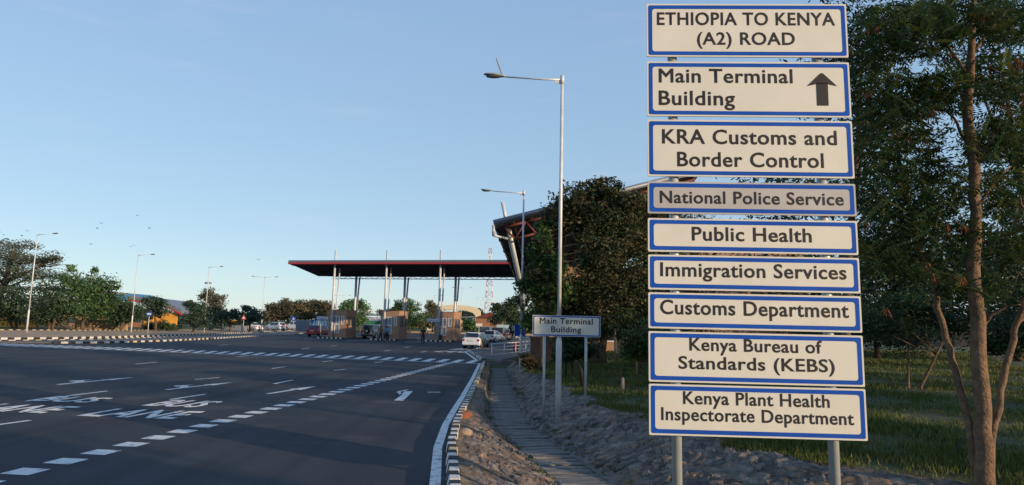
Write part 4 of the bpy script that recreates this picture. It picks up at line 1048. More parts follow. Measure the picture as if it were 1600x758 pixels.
ptree('bushy_tree', 'rounded dark tree behind the pale gantry', 215, 728, 514, [(720, 492, 12, 8), (733, 490, 11, 9), (727, 500, 18, 7)], 3200, .6, BLUE)
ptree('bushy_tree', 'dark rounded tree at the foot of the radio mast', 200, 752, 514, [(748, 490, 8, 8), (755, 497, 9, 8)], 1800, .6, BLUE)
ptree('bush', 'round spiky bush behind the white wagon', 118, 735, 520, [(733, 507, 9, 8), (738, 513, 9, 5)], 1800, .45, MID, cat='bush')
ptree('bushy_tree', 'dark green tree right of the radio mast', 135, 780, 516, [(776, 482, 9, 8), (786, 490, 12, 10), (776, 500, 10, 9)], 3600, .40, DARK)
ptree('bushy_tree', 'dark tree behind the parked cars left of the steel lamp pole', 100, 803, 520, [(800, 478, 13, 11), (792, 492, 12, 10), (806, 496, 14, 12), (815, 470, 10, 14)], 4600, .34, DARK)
# far wood closing the horizon
V = []; T = []
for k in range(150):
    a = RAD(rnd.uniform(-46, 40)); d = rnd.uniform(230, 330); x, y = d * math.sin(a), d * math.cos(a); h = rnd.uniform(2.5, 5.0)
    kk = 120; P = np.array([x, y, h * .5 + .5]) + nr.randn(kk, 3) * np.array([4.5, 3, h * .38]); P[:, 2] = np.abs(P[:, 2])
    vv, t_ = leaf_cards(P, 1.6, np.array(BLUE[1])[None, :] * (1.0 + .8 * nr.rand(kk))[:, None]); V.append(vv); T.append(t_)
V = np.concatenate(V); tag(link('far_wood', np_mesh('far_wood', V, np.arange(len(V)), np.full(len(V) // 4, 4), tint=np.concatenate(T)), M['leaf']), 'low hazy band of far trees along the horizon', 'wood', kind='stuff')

# --- big dark bushes by the terminal
ptree('dense_tree', 'great dark dense tree with olive brown top left of the big sign', 31, 930, 556, [(895, 312, 34, 24), (918, 298, 22, 16), (948, 297, 26, 18), (985, 317, 30, 22), (872, 345, 26, 26), (930, 340, 45, 34), (985, 370, 38, 50), (945, 395, 40, 40), (925, 450, 40, 40), (975, 450, 50, 45), (893, 470, 34, 28), (905, 505, 40, 22), (960, 505, 50, 30)], 42000, .17, DARK + [OLIVE[0], OLIVE[1], OLIVE[2], MID[2], (.075, .080, .030), (.085, .075, .034)], tr=.20, sig=.24, stems=2, shell=3.0)
ptree('dense_tree', 'brown tinged tree directly behind the left edge of the big sign', 33, 1010, 556, [(1003, 334, 30, 30), (1032, 340, 40, 30), (1015, 400, 40, 55), (1060, 380, 50, 70), (1010, 480, 40, 50), (1070, 490, 60, 50)], 24000, .17, OLIVE + BROWN[:2] + DARK[:1], tr=.22, sig=.24, stems=2)
ptree('slim_tree', 'slim upright light green tree beside the second lamp pole', 30, 846, 568, [(848, 360, 9, 20), (845, 390, 17, 22), (852, 420, 24, 24), (838, 448, 26, 22), (862, 455, 26, 24), (845, 485, 26, 18), (825, 500, 14, 14), (872, 420, 14, 18)], 9000, .26, [(.075, .13, .035), (.06, .11, .03), MID[0], OLIVE[0]], tr=.08, sig=.30, ratio=.34, droop=.2)
ptree('bush', 'dark leafy bush hanging over the wall below the small sign', 26, 895, 585, [(888, 530, 22, 22), (905, 545, 26, 20), (880, 552, 18, 16)], 6000, .13, DARK, cat='bush', tr=.05)
ptree('bush', 'light green bush left of the big sign above the grass', 24, 1000, 572, [(992, 528, 22, 18), (1015, 545, 20, 20), (985, 550, 18, 14), (1040, 530, 40, 30)], 7000, .12, [MID[0], MID[1], OLIVE[0]], cat='bush', tr=.05)
ptree('bush', 'small yellowish bush at the foot of the second lamp pole', 29, 824, 583, [(822, 562, 9, 10), (830, 570, 10, 8)], 1500, .12, OLIVE, cat='bush', tr=.03)
# --- trees right of and behind the big sign
ptree('shade_tree', 'dark shade tree with hanging foliage directly behind the right edge of the big sign', 17.5, 1320, 600, [(1370, 60, 90, 75), (1340, 190, 70, 80), (1420, 170, 70, 70), (1370, 300, 80, 70), (1440, 330, 60, 60), (1360, 400, 60, 50), (1300, 80, 60, 80), (1250, 300, 90, 90)], 13000, .17, DARK + [BLUE[1]], tr=.13, sig=.26, ratio=.30, droop=.3)
ptree('shade_tree', 'dark tree at the right edge, behind the thick trunk', 20, 1640, 580, [(1600, 90, 90, 80), (1560, 240, 70, 70), (1620, 330, 80, 70), (1560, 390, 60, 45), (1600, 460, 60, 50), (1500, 60, 60, 60)], 8500, .17, DARK + [MID[2]], tr=.15, sig=.26, ratio=.30, droop=.3)
ptree('feathery_tree', 'small spreading green tree on the lawn right of the big sign', 23, 1421, 612, [(1400, 495, 46, 22), (1450, 492, 46, 20), (1490, 505, 30, 20), (1370, 510, 40, 20), (1425, 475, 50, 20)], 9000, .16, [DARK[2], MID[2], DARK[1]], tr=.05, sig=.26, flat=1.0, ratio=.28, stems=2, bark='barkpale')
ptree('bush', 'dark hedge bush across the lawn behind the small spreading tree', 42, 1370, 552, [(1300, 520, 70, 26), (1370, 515, 60, 30), (1430, 528, 50, 20)], 9000, .2, DARK, cat='bush')
ptree('bush', 'dark bush at the right edge across the lawn', 36, 1590, 556, [(1560, 525, 40, 28), (1620, 515, 50, 36), (1585, 545, 40, 14)], 7000, .2, DARK + [MID[2]], cat='bush')
ptree('dense_tree', 'dark tree wall far behind the lawn at the right', 55, 1480, 540, [(1380, 430, 90, 70), (1480, 420, 90, 70), (1580, 440, 90, 70), (1430, 500, 80, 36), (1540, 505, 70, 34), (1350, 500, 70, 34), (1250, 450, 90, 70), (1660, 400, 90, 90)], 34000, .42, DARK, tr=.3, sig=.30)

# --- the near feathery tree with pale stems and pods
def stem(m, pts, rs, wob=.02):
    P = [at(x, y, d) for x, y, d in pts]; Q = []; R = []
    for i in range(len(P) - 1):
        for k in range(4):
            t = k / 4; Q.append(P[i].lerp(P[i + 1], t) + Vector((rnd.uniform(-wob, wob), rnd.uniform(-wob, wob), 0)) * (i + k > 0)); R.append(rs[i] * (1 - t) + rs[i + 1] * t)
    Q.append(P[-1]); R.append(rs[-1]); m.tube([p - TB for p in Q], R, 10); return P
TB = gp(1540, 765, .12); d9 = TB.y
nt_ = thing('feathery_tree', 'near tree with thick trunk, feathery leaves and brown pods at the right edge', 'tree', TB)
m = MB()
stem(m, [(1540, 775, d9), (1535, 640, d9 + .05), (1528, 520, d9 + .1), (1521, 420, d9 + .15), (1524, 330, d9 + .2), (1521, 250, d9 + .25), (1512, 180, d9 + .3), (1516, 90, d9 + .35), (1522, -10, d9 + .4), (1530, -120, d9 + .4)], [.122, .100, .092, .086, .070, .075, .065, .05, .035, .02], .015)
stem(m, [(1528, 745, d9 + .1), (1508, 640, d9 + .2), (1487, 560, d9 + .35), (1470, 500, d9 + .5), (1452, 430, d9 + .6), (1436, 400, d9 + .7), (1415, 300, d9 + .9), (1395, 200, d9 + 1), (1385, 80, d9 + 1.1)], [.055, .05, .045, .042, .038, .034, .03, .022, .012], .02)
stem(m, [(1548, 720, d9 + .1), (1562, 610, d9 + .2), (1578, 540, d9 + .2), (1590, 500, d9 + .2), (1602, 462, d9 + .1), (1625, 400, d9), (1650, 300, d9)], [.05, .045, .042, .04, .036, .03, .02], .02)
stem(m, [(1590, 503, d9 + .2), (1612, 492, d9 + .3), (1640, 480, d9 + .4)], [.03, .022, .015])
stem(m, [(1537, 508, d9 + .1), (1552, 490, d9), (1575, 478, d9 - .1), (1595, 476, d9 - .2)], [.024, .018, .014, .008], .01)
for (x, y, d, x2, y2, d2) in ((1521, 260, 9.2, 1590, 180, 8.7), (1513, 180, 9.3, 1475, 95, 9.2), (1521, 250, 9.2, 1470, 160, 9.8), (1516, 90, 9.3, 1580, 10, 9.0), (1524, 330, 9.2, 1580, 260, 9.7), (1520, 130, 9.3, 1440, 20, 9.9), (1395, 200, 10, 1350, 110, 10.3), (1415, 300, 9.9, 1350, 250, 10.4), (1620, 400, 9, 1590, 300, 8.8)):
    a, b = (x, y, d), ((x + x2) / 2 + rnd.uniform(-8, 8), (y + y2) / 2 - 12, (d + d2) / 2); stem(m, [a, b, (x2, y2, d2)], [.028, .02, .008], .015)
m.build('trunk', M['barkpale'], nt_, fixn=False)
# feathery fronds: thin stalks carrying pairs of narrow leaflets, all real little faces
spots = [(1500, 20, 75, 35), (1575, 25, 60, 40), (1440, 40, 50, 45), (1385, 50, 55, 45), (1360, 130, 42, 50), (1420, 150, 42, 40), (1480, 130, 40, 40), (1560, 120, 50, 40), (1600, 190, 40, 60), (1540, 210, 35, 40), (1370, 215, 42, 45), (1430, 240, 38, 45), (1475, 290, 40, 40), (1380, 300, 42, 45), (1570, 300, 45, 40), (1440, 345, 40, 40), (1375, 380, 40, 40), (1510, 370, 36, 30), (1585, 380, 40, 30), (1430, 415, 38, 24), (1550, 440, 30, 20), (1480, 440, 30, 20)]
Cs = []
for (x, y, rx, ry_) in spots:
    k = int(rx * ry_ / 12.5)
    for _ in range(k):
        a = rnd.uniform(0, 2 * math.pi); rr = math.sqrt(rnd.random())
        Cs.append(at(x + rx * rr * math.cos(a), y + ry_ * rr * math.sin(a), d9 + .7 + rnd.gauss(0, .65)) - TB)
Cs = np.array([tuple(c) for c in Cs])
_w = Cs + np.array(tuple(TB)); _t = (_w[:, 1] - 7.55) / SUN_DIR.y; _h = _w - np.array(tuple(SUN_DIR))[None, :] * _t[:, None]
Cs = Cs[~((_t > -.3) & (_h[:, 0] > 1.2) & (_h[:, 0] < 4.4) & (_h[:, 2] > .4) & (_h[:, 2] < 6.5))]; n = len(Cs)
az = nr.rand(n) * 2 * np.pi; el = -.25 + .55 * nr.randn(n) * .6
ax = np.stack([np.cos(az) * np.cos(el), np.sin(az) * np.cos(el), np.sin(el)], 1)
sd = np.cross(ax, np.array([0, 0, 1.])); sd /= np.linalg.norm(sd, axis=1)[:, None]; upv = np.cross(sd, ax)
L = (.22 + .16 * nr.rand(n)); pal = np.array(DARK + [MID[2], MID[0], MID[2], (.085, .115, .03), (.10, .11, .035)]); tint = pal[nr.randint(len(pal), size=n)] * (.8 + .5 * nr.rand(n))[:, None]  # the lighter olive tones paint sunlit highlights into some fronds
VV = []; TT = []
for j in range(7):
    t = (j + .6) / 7; ll = .11 * (1 - .5 * abs(t - .45)) * (.8 + .4 * nr.rand(n))
    root = Cs + ax * (L * (t - .4))[:, None] - upv * (L * .25 * t * t)[:, None]
    for s in (-1, 1):
        tipd = sd * s * .86 + ax * .5 - np.array([0, 0, .25]); tipd /= np.linalg.norm(tipd, axis=1)[:, None]
        w = ax * (.013 + .008 * nr.rand(n))[:, None]
        mid = root + tipd * (ll * .5)[:, None]; tip = root + tipd * ll[:, None] - np.array([0, 0, .015])
        VV.append(np.stack([root, mid + w, tip, mid - w], 1).reshape(-1, 3)); TT.append(np.repeat(tint, 4, 0))
VV = np.concatenate(VV); TT = np.concatenate(TT)
link('crown', np_mesh('crown', VV, np.arange(len(VV)), np.full(len(VV) // 4, 4), tint=TT), M['leaf'], nt_)
for (x, y) in ((1360, 38), (1372, 40), (1340, 62), (1545, 100), (1548, 105), (1578, 98), (1590, 90), (1450, 172), (1455, 168), (1354, 142), (1420, 212), (1440, 212), (1482, 82), (1600, 95), (1596, 145), (1596, 150), (1350, 345), (1458, 425), (1446, 408), (1492, 430), (1505, 432), (1503, 350), (1384, 480), (1590, 140), (1535, 20), (1525, 15), (1400, 120), (1570, 160), (1480, 350)):
    c = at(x, y, d9 + rnd.uniform(-.3, .3)) - TB; m = MB()
    for k in range(rnd.randint(4, 8)):
        a = rnd.uniform(0, 6.28); o = Vector((math.cos(a), math.sin(a), 0)) * rnd.uniform(.01, .05); l_ = rnd.uniform(.10, .19)
        e = c + o * 2 + Vector((0, 0, -l_)); w = Vector((-math.sin(a), math.cos(a), 0)) * .009; md_ = c.lerp(e, .5) + o * .4
        m.quadpts([c + o * .3, md_ + w, e, md_ - w]); m.quadpts([c + o * .3 + Vector((0, 0, -.01)), md_ + w.orthogonal().normalized() * .009, e, md_ - w.orthogonal().normalized() * .009])
    m.build('pod_cluster', M['pod'], nt_, fixn=False)

# --- unseen trees added beyond the right frame edge to shade road and lawn
for i, (x, y, h, rx) in enumerate(((25, -.6, 6.2, 1.4), (28, .6, 9.6, 1.9), (36, 3.0, 10, 2.6), (36, 12, 10, 4), (30, 18, 9, 4.5), (24, 24, 9, 4.2), (40, 24, 11, 5), (54, 34, 11, 5), (21, -11, 9, 2.3), (16, -11, 8, 3.2), (22, -17, 9, 4.5), (12, -16, 7.5, 3.5))):
    tree('offscreen_shade_tree', 'unseen tall tree right of the frame, added to shade the road', 'tree', (x, y, .2), [(Vector((x + rnd.uniform(-1, 1), y + rnd.uniform(-1, 1), h * .60)), (rx * .85, rx * .85, h * .15)), (Vector((x - rx * .4, y, h * .68)), (rx * .7, rx * .7, h * .17)), (Vector((x + rx * .4, y + 1, h * .70)), (rx * .7, rx * .7, h * .18)), (Vector((x, y, h * .82)), (rx * .6, rx * .6, h * .2))], 3600, .55, DARK, tr=.2, group='unseen trees added right of the frame for shade')

# ------------------------------------------------------------------ grass
def blades(n, xfun, hmin, hmax, width):
    y = xfun[0](n); P = xfun[1](y)
    z = np.array([float(profile(b, a)) for a, b in zip(P, y)])
    return np.stack([P, y, z - .02], 1)
def grass_field(N):
    y = 8.2 + 60 * nr.rand(N) ** 2.2
    g = np.array(ge(y)) + .18 * np.sin(y * 2.1) + .12 * np.sin(y * 5.3)
    x = g + .12 + (nr.rand(N) ** 1.2) * (5 + y * .62)
    patch = np.sin(x * 1.3 + y * .7) * np.sin(y * .9 - x * .6) + .6 * np.sin(x * 3.7) * np.sin(y * 2.9)
    keep = nr.rand(N) < np.clip(.50 + .45 * patch, .06, 1); x, y, patch = x[keep], y[keep], patch[keep]
    z = np.array([float(profile(b, a)) for a, b in zip(x, y)])
    n = len(x); h = (.03 + .075 * nr.rand(n)) * (1 + .35 * np.clip(patch, -1, 1)) * np.clip(.75 + y * .02, .75, 1.4)
    a = nr.rand(n) * 6.283; lean = nr.rand(n) * .9; w = (.0028 + .0010 * y) * (.7 + .6 * nr.rand(n))
    dx, dy = np.cos(a), np.sin(a); px_, py_ = -dy * w, dx * w
    B0 = np.stack([x - px_, y - py_, z - .03], 1); B1 = np.stack([x + px_, y + py_, z - .03], 1); TP = np.stack([x + dx * lean * h, y + dy * lean * h, z + h], 1)
    V = np.stack([B0, B1, TP], 1).reshape(-1, 3)
    pal = np.array([(.095, .125, .022), (.11, .13, .028), (.075, .105, .022), (.17, .14, .05), (.14, .135, .04)])
    t = pal[np.where(patch + nr.randn(n) * .5 > .1, nr.randint(0, 3, n), nr.randint(0, 5, n))] * (.7 + .6 * nr.rand(n))[:, None]
    return np_mesh('grass', V, np.arange(3 * n), np.full(n, 3), tint=np.repeat(t, 3, 0))
tag(link('grass', grass_field(260000), M['grass']), 'patchy green grass on the lawn above the stone bank', 'grass', kind='stuff')
# weeds in the joints beside the drain
V = []; T = []
for k in range(170):
    y = 9 + 27 * rnd.random() ** 1.3; sd_ = rnd.choice((-1, 1)); x = float(xc(y)) + sd_ * (HWD + rnd.uniform(.02, .30)); z = float(profile(y, x))
    kk = rnd.randint(8, 26); P = np.array([x, y, z + .03]) + np.abs(nr.randn(kk, 3)) * np.array([.05, .06, .045]) * nr.choice([-1, 1], (kk, 3)) * np.array([1, 1, .4]) + np.array([0, 0, .03])
    vv, t_ = leaf_cards(P, .06, np.array([(.06, .075, .028)]) * (.7 + .6 * nr.rand(kk))[:, None], ratio=.3); V.append(vv); T.append(t_)
V = np.concatenate(V); tag(link('weeds', np_mesh('weeds', V, np.arange(len(V)), np.full(len(V) // 4, 4), tint=np.concatenate(T)), M['grass']), 'small weeds growing along both edges of the covered drain', 'weeds', kind='stuff')

# dry leaves and small litter blown along the drain and the bank
V = []; T = []
for k in range(420):
    y = 8.8 + 22 * rnd.random() ** 1.5; x = float(kb(y)) + .2 + rnd.random() ** .8 * (float(ge(y)) - float(kb(y))); z = float(profile(y, x)) + (.075 if abs(x - float(xc(y))) < HWD else .045)
    vv, t_ = leaf_cards(np.array([[x, y, z + .012]]), rnd.uniform(.03, .075), np.array([rnd.choice([(.20, .13, .07), (.28, .20, .11), (.13, .085, .05), (.34, .30, .24)])]), flat=1.7, ratio=.5); V.append(vv); T.append(t_)
V = np.concatenate(V); tag(link('fallen_leaves', np_mesh('fallen_leaves', V, np.arange(len(V)), np.full(len(V) // 4, 4), tint=np.concatenate(T)), M['grass']), 'dry leaves scattered over the drain slabs and stone bank', 'leaves', kind='stuff')

# ------------------------------------------------------------------ stumps, posts, walls on the lawn
def old_post(label, px, base, d, top, r, material, lean=0):
    p = at(px, base, d); h = (base - top) / 1030 * d; m = MB()
    m.tube([(0, 0, -.15), (lean * .4, 0, h * .5), (lean, 0, h * .93), (lean, .01, h)], [r, r * .92, r * .85, r * .4], 8); o = m.build('wooden_post', M[material], None, p); return tag(o, label, 'post')
old_post('dark leaning wooden post on the lawn right of the small sign', 911, 598, 22, 564, .075, 'deadwood', -.22)
old_post('pale broken stake on the lawn left of the big sign', 973, 613, 21.5, 591, .06, 'palewood')
old_post('thin reddish stake standing by the tan wall', 961, 553, 30, 514, .05, 'palewood')
old_post('dark stake under the bush left of the leaning post, right one of two', 894, 577, 26, 553, .05, 'deadwood')
old_post('dark stake under the bush left of the leaning post, left one of two', 884, 580, 26, 556, .05, 'deadwood')
old_post('short stake at the foot of the light green bush', 995, 579, 25, 565, .035, 'palewood')
old_post('short dark leaning stake on the grass left of the thick trunk', 1495, 716, 11, 685, .03, 'deadwood', .1)
m = MB(); m.prism([(-.4, -.12), (.35, -.18), (.42, .05), (.1, .2), (-.36, .14)], -.05, .10); tag(m.build('flat_stone', M['slab'], None, at(947, 617, 20.5), bevel=.03), 'flat grey stone lying in the grass left of the big sign', 'stone')
m = MB(); m.box((0, 0, .45), (2.6, .2, 1.2)); m.box((0, 0, 1.08), (2.7, .28, .1)); tag(m.build('low_wall', M['brick'], None, at(866, 560, 36)), 'brown block wall behind the small sign posts', 'wall')
m = MB(); m.box((0, 0, .6), (3.2, .2, .5), ry=RAD(-4)); m.box((-1.5, 0, .2), (.2, .2, 1.0)); m.box((1.5, 0, .2), (.2, .2, 1.0)); tag(m.build('low_wall', M['tan'], None, at(925, 543, 38)), 'tan low wall seen under the dark dense tree', 'wall')
tw = thing('guard_house', 'low terracotta walled building with a mesh fence seen behind the thin stem', 'house', at(1518, 543, 48))
m = MB(); m.box((0, 0, .55), (2.6, .3, 1.1)); m.build('wall', M['wall'], tw)
m = MB()
for k in range(15): m.tube([(-4 + k * .55, -.4, 0), (-4 + k * .55, -.4, 2.2)], .03, 5)
m.tube([(-4, -.4, 2.1), (3.7, -.4, 2.1)], .03, 5); m.tube([(-4, -.4, .9), (3.7, -.4, .9)], .03, 5); m.build('mesh_fence', M['post'], tw)
m = MB(); m.box((-3.4, .4, .5), (4, .3, .8)); m.build('blue_panel', M['greyblue'], tw)
# dirt heap and rags at the kerb
m = MB(); m.ball((0, 0, 0), (.16, .12, .10), 9, 6); m.ball((.1, .08, .03), (.1, .08, .07), 8, 5); o = m.build('brown_rag', M['pod'], None, gp(724, 650, .08)); tag(o, 'crumpled brown rag lying on the kerb beside the drain', 'rag')
m = MB(); m.ball((0, 0, 0), (.14, .17, .09), 10, 6); o = m.build('loose_stone', M['palewood'], None, gp(727, 676, .05)); tag(o, 'pale loose rock behind the kerb beside the drain', 'stone')

# ================================================================== VEHICLES
def car(label, loc, rotz, paint, L, Wd, H, kind):
    t = thing('parked_car', label, 'car', loc, rotz)
    h = L / 2; w = Wd / 2; belt = H * .62
    if kind == 'suv': St = [(-h, .42, belt * .80, belt * .95, .93, .9), (-h + .06, .34, belt, belt + .02, 1, .9), (-h + .10, .32, belt, belt + .05, 1, .88), (-h + .28, .30, belt, H - .03, 1, .80), (-h + .9, .28, belt, H, 1, .80), (h * .25, .28, belt, H - .02, 1, .80), (h * .50, .28, belt - .02, belt + .04, 1, .86), (h - .25, .30, belt - .10, belt - .05, .97, .86), (h - .02, .36, belt * .72, belt * .80, .92, .8)]
    elif kind == 'sedan': St = [(-h, .40, belt * .75, belt * .9, .92, .86), (-h + .08, .30, belt, belt + .02, .98, .86), (-h + .75, .26, belt + .02, belt + .06, 1, .84), (-h + 1.25, .26, belt, H - .03, 1, .72), (-h + 1.7, .26, belt, H, 1, .74), (h * .15, .26, belt, H - .02, 1, .74), (h * .52, .26, belt - .04, belt, 1, .84), (h - .3, .28, belt - .14, belt - .09, .95, .84), (h - .02, .34, belt * .6, belt * .72, .88, .76)]
    else: St = [(-h, .40, belt * .75, belt * .92, .94, .88), (-h + .08, .30, belt, belt + .02, 1, .88), (-h + .14, .28, belt, belt + .06, 1, .86), (-h + .52, .26, belt, H - .03, 1, .76), (-h + 1.0, .26, belt, H, 1, .76), (h * .2, .26, belt, H - .02, 1, .76), (h * .55, .26, belt - .04, belt, 1, .84), (h - .3, .28, belt - .12, belt - .08, .95, .84), (h - .02, .34, belt * .6, belt * .72, .88, .76)]
    m = MB(); n = 10
    for (y, zb, zm, zt, wl, wt) in St:
        ring = [(wl * w * .88, zb), (wl * w, zb + .16), (wl * w, zm - .12), (wl * w * .965, zm), (w * wt, zt - .05), (w * wt * .86, zt)]
        m.v += [(x, y, z) for x, z in ring] + [(-x, y, z) for x, z in ring[::-1]]
    R = 12
    for i in range(len(St) - 1):
        for k in range(R): m.f.append((i * R + k, i * R + (k + 1) % R, (i + 1) * R + (k + 1) % R, (i + 1) * R + k)); m.sm.append(False)
    m.f.append(tuple(range(R))); m.f.append(tuple((len(St) - 1) * R + k for k in range(R))); m.sm += [False, False]
    b = m.build('body', M[paint], t, bevel=.04)
    ri = 2 if kind != 'sedan' else 2; s0, s1 = St[ri], St[ri + 1]
    def pt(s, fx, f): return (fx * w * (s[4] * .965 * (1 - f) + s[5] * f), s[0], s[2] * (1 - f) + (s[3] - .05) * f)
    # rear window, windscreen, side windows, each a little proud of the shell
    yA, yB = s0[0], s1[0]; zA, zB = s0[3], s1[3]
    nA = Vector((0, -(zB - zA), (yB - yA))).normalized() * .02
    m = MB(); m.quadpts([Vector((-w * .74, yA + (yB - yA) * .06, zA + (zB - zA) * .08)) + nA, Vector((w * .74, yA + (yB - yA) * .06, zA + (zB - zA) * .08)) + nA, Vector((w * .66, yA + (yB - yA) * .86, zA + (zB - zA) * .88)) + nA, Vector((-w * .66, yA + (yB - yA) * .86, zA + (zB - zA) * .88)) + nA])
    o = m.build('rear_window', M['glass'], t, fixn=False); o.modifiers.new('thickness', 'SOLIDIFY').thickness = .015
    sA, sB = St[-4], St[-3]; m = MB()
    nB = Vector((0, (sA[3] - sB[3]), (sB[0] - sA[0]))).normalized() * .02
    m.quadpts([Vector((w * .72, sB[0] - .03, sB[3])) + nB, Vector((-w * .72, sB[0] - .03, sB[3])) + nB, Vector((-w * .66, sA[0] + .05, sA[3] - .05)) + nB, Vector((w * .66, sA[0] + .05, sA[3] - .05)) + nB]); o = m.build('windscreen', M['glass'], t, fixn=False); o.modifiers.new('thickness', 'SOLIDIFY').thickness = .015
    y0_, y1_ = St[3][0] + .08, St[-4][0] + .1
    for sx_ in (-1, 1):
        for (ya, yb) in ((y0_, (y0_ + y1_) / 2 - .04), ((y0_ + y1_) / 2 + .04, y1_)):
            m = MB(); xb_ = w * .975 * 1.0 + .004; xt = w * (.80 if kind == 'suv' else .75) + .03
            m.quadpts([(sx_ * xb_, ya, belt + .03), (sx_ * xb_, yb + .1 * (yb == y1_), belt + .03), (sx_ * xt, yb - .1 * (yb == y1_), H - .10), (sx_ * xt, ya, H - .10)]); o = m.build('side_window', M['glass'], t, fixn=False); o.modifiers.new('thickness', 'SOLIDIFY').thickness = .02
        m = MB(); m.box((sx_ * w * .84, -h - .005, belt * .84), (w * .26, .07, .18 if kind != 'suv' else .3)); m.build('tail_light', M['tail'], t, bevel=.015)
        m = MB(); m.box((sx_ * (w + .09), h * .34, belt + .06), (.16, .1, .13)); m.build('side_mirror', M[paint], t, bevel=.02)
        m = MB(); m.box((sx_ * w * .7, h - .06, belt * .72), (w * .36, .08, .14)); m.build('headlight', M['paleglass'], t)
        for yy_ in (-h * .62, h * .60):
            rw = .31 if kind != 'suv' else .37; m = MB(); m.tube([(sx_ * (w - .20), yy_, rw), (sx_ * (w + .012), yy_, rw)], rw, 18); wo_ = m.build('wheel', M['tyre'], t)
            m = MB(); m.tube([(sx_ * (w + .005), yy_, rw), (sx_ * (w + .022), yy_, rw)], rw * .6, 14); m.build('rim', M['rim'], wo_)
    m = MB(); m.box((0, -h - .02, .46), (Wd * .94, .14, .22)); m.build('bumper', M['bumper' if kind == 'suv' or paint == 'cardark' else paint], t, bevel=.03)
    m = MB(); m.box((0, -h - .035, belt * .80), (.50, .03, .14)); m.build('number_plate', M['plate'], t)
    if kind == 'suv' and paint == 'carsilver':
        m = MB(); m.tube([(0, -h - .02, belt * .88), (0, -h - .24, belt * .88)], .37, 18); sp = m.build('spare_wheel', M['tyre'], t); m = MB(); m.tube([(0, -h - .23, belt * .88), (0, -h - .255, belt * .88)], .16, 14); m.build('rim', M['rim'], sp)
    return t
def cpos(px, py): p = gp(px, py); return (p.x, p.y, .012)
def cat_(px, py, ahead, ln): p = gp(px, py) + Lv * (ln / 2 + ahead); return (p.x, p.y, .012)
car('red hatchback standing left of the first toll booth', cat_(486, 526.5, .1, 4.3), -LAZ, 'carred', 4.3, 1.80, 1.62, 'hatch')
car('silver four wheel drive with spare wheel on its back, left of the middle booth', cat_(573, 529.5, .1, 4.5), -LAZ, 'carsilver', 4.5, 1.80, 1.86, 'suv')
car('dark car ahead of the spare wheeled four wheel drive', cat_(584, 527, 5.5, 4.4), -LAZ, 'cardark', 4.4, 1.76, 1.65, 'suv')
car('white estate car nearest the crossing, left of the footway corner', cat_(733.5, 545.2, .0, 4.3), -LAZ + RAD(3), 'carwhite', 4.3, 1.64, 1.44, 'hatch')
car('white saloon car behind the steel railing, right of the white estate', cat_(762, 535, 0, 4.5), -LAZ - RAD(4), 'carwhite', 4.5, 1.74, 1.45, 'sedan')
car('dark four wheel drive beyond the white saloon, below the white panel', cat_(754, 530, .5, 4.7), -LAZ, 'cardark', 4.7, 1.85, 1.85, 'suv')
car('dark four wheel drive right of the white saloon', cat_(778, 532, 0, 4.7), -LAZ - RAD(6), 'cardark', 4.7, 1.85, 1.82, 'suv')
car('grey car rightmost of the parked row by the terminal', cat_(791, 532, 0, 4.4), -LAZ - RAD(10), 'carsilver', 4.4, 1.76, 1.58, 'hatch')
car('white car parked on the far side, left of the round red sign', at(430, 516.5, 126) , RAD(60), 'carwhite', 4.3, 1.7, 1.6, 'hatch')
car('white pickup like car parked between the square blue sign and the round red sign', at(462, 516.5, 124), RAD(70), 'carwhite', 4.6, 1.75, 1.75, 'suv')
car('white car parked under the trees right of the triangular sign', at(391, 517, 118), RAD(65), 'carwhite', 4.3, 1.7, 1.5, 'sedan')
st_ = thing('market_stall', 'small stall with a yellow awning on the far side left of the triangular sign', 'stall', at(368, 517, 116))
m = MB(); m.box((0, 0, 1.5), (4.2, 2, .14), rx=RAD(-14)); m.build('awning', M['yellow'], st_)
for sx_ in (-1, 1):
    for sy_ in (-1, 1): m = MB(); m.tube([(sx_ * 1.9, sy_ * .8, 0), (sx_ * 1.9, sy_ * .8, 1.5 - sy_ * .2)], .06, 6); m.build('leg', M['post'], st_)
m = MB(); m.box((0, .2, .5), (3.4, 1.1, .9)); m.build('counter', M['greyblue'], st_)
bp = thing('blue_tent', 'blue sheet shelter by the lamp pole beside the parked cars', 'shelter', at(812, 528, 62))
m = MB(); m.box((0, 0, .65), (.95, .06, 1.0)); m.box((0, .6, 1.20), (1.0, 1.3, .06)); m.build('sheet', M['sblue'], bp)
for sx_ in (-1, 1): m = MB(); m.tube([(sx_ * .48, .05, -.1), (sx_ * .48, .05, 1.19)], .04, 6); m.build('pole', M['post'], bp)
m = MB(); m.tube([(0, 0, 0), (0, 0, .62)], [.19, .22], 14); m.tube([(0, 0, .62), (0, 0, .70)], [.24, .16], 14); tag(m.build('litter_bin', M['red'], None, at(805.5, 548, 50)), 'red litter bin behind the steel railing', 'bin')
wp = thing('lattice_panel', 'pale leaning lattice panel behind the steel railing near the brown wall', 'panel', at(832, 553, 40))
m = MB()
for k in range(7): m.box((-.45 + k * .15, 0, .55), (.04, .04, 1.1), ry=.25)
for k in range(3): m.box((0, .03, .25 + k * .35), (1.1, .03, .05))
m.build('slats', M['frame'], wp)

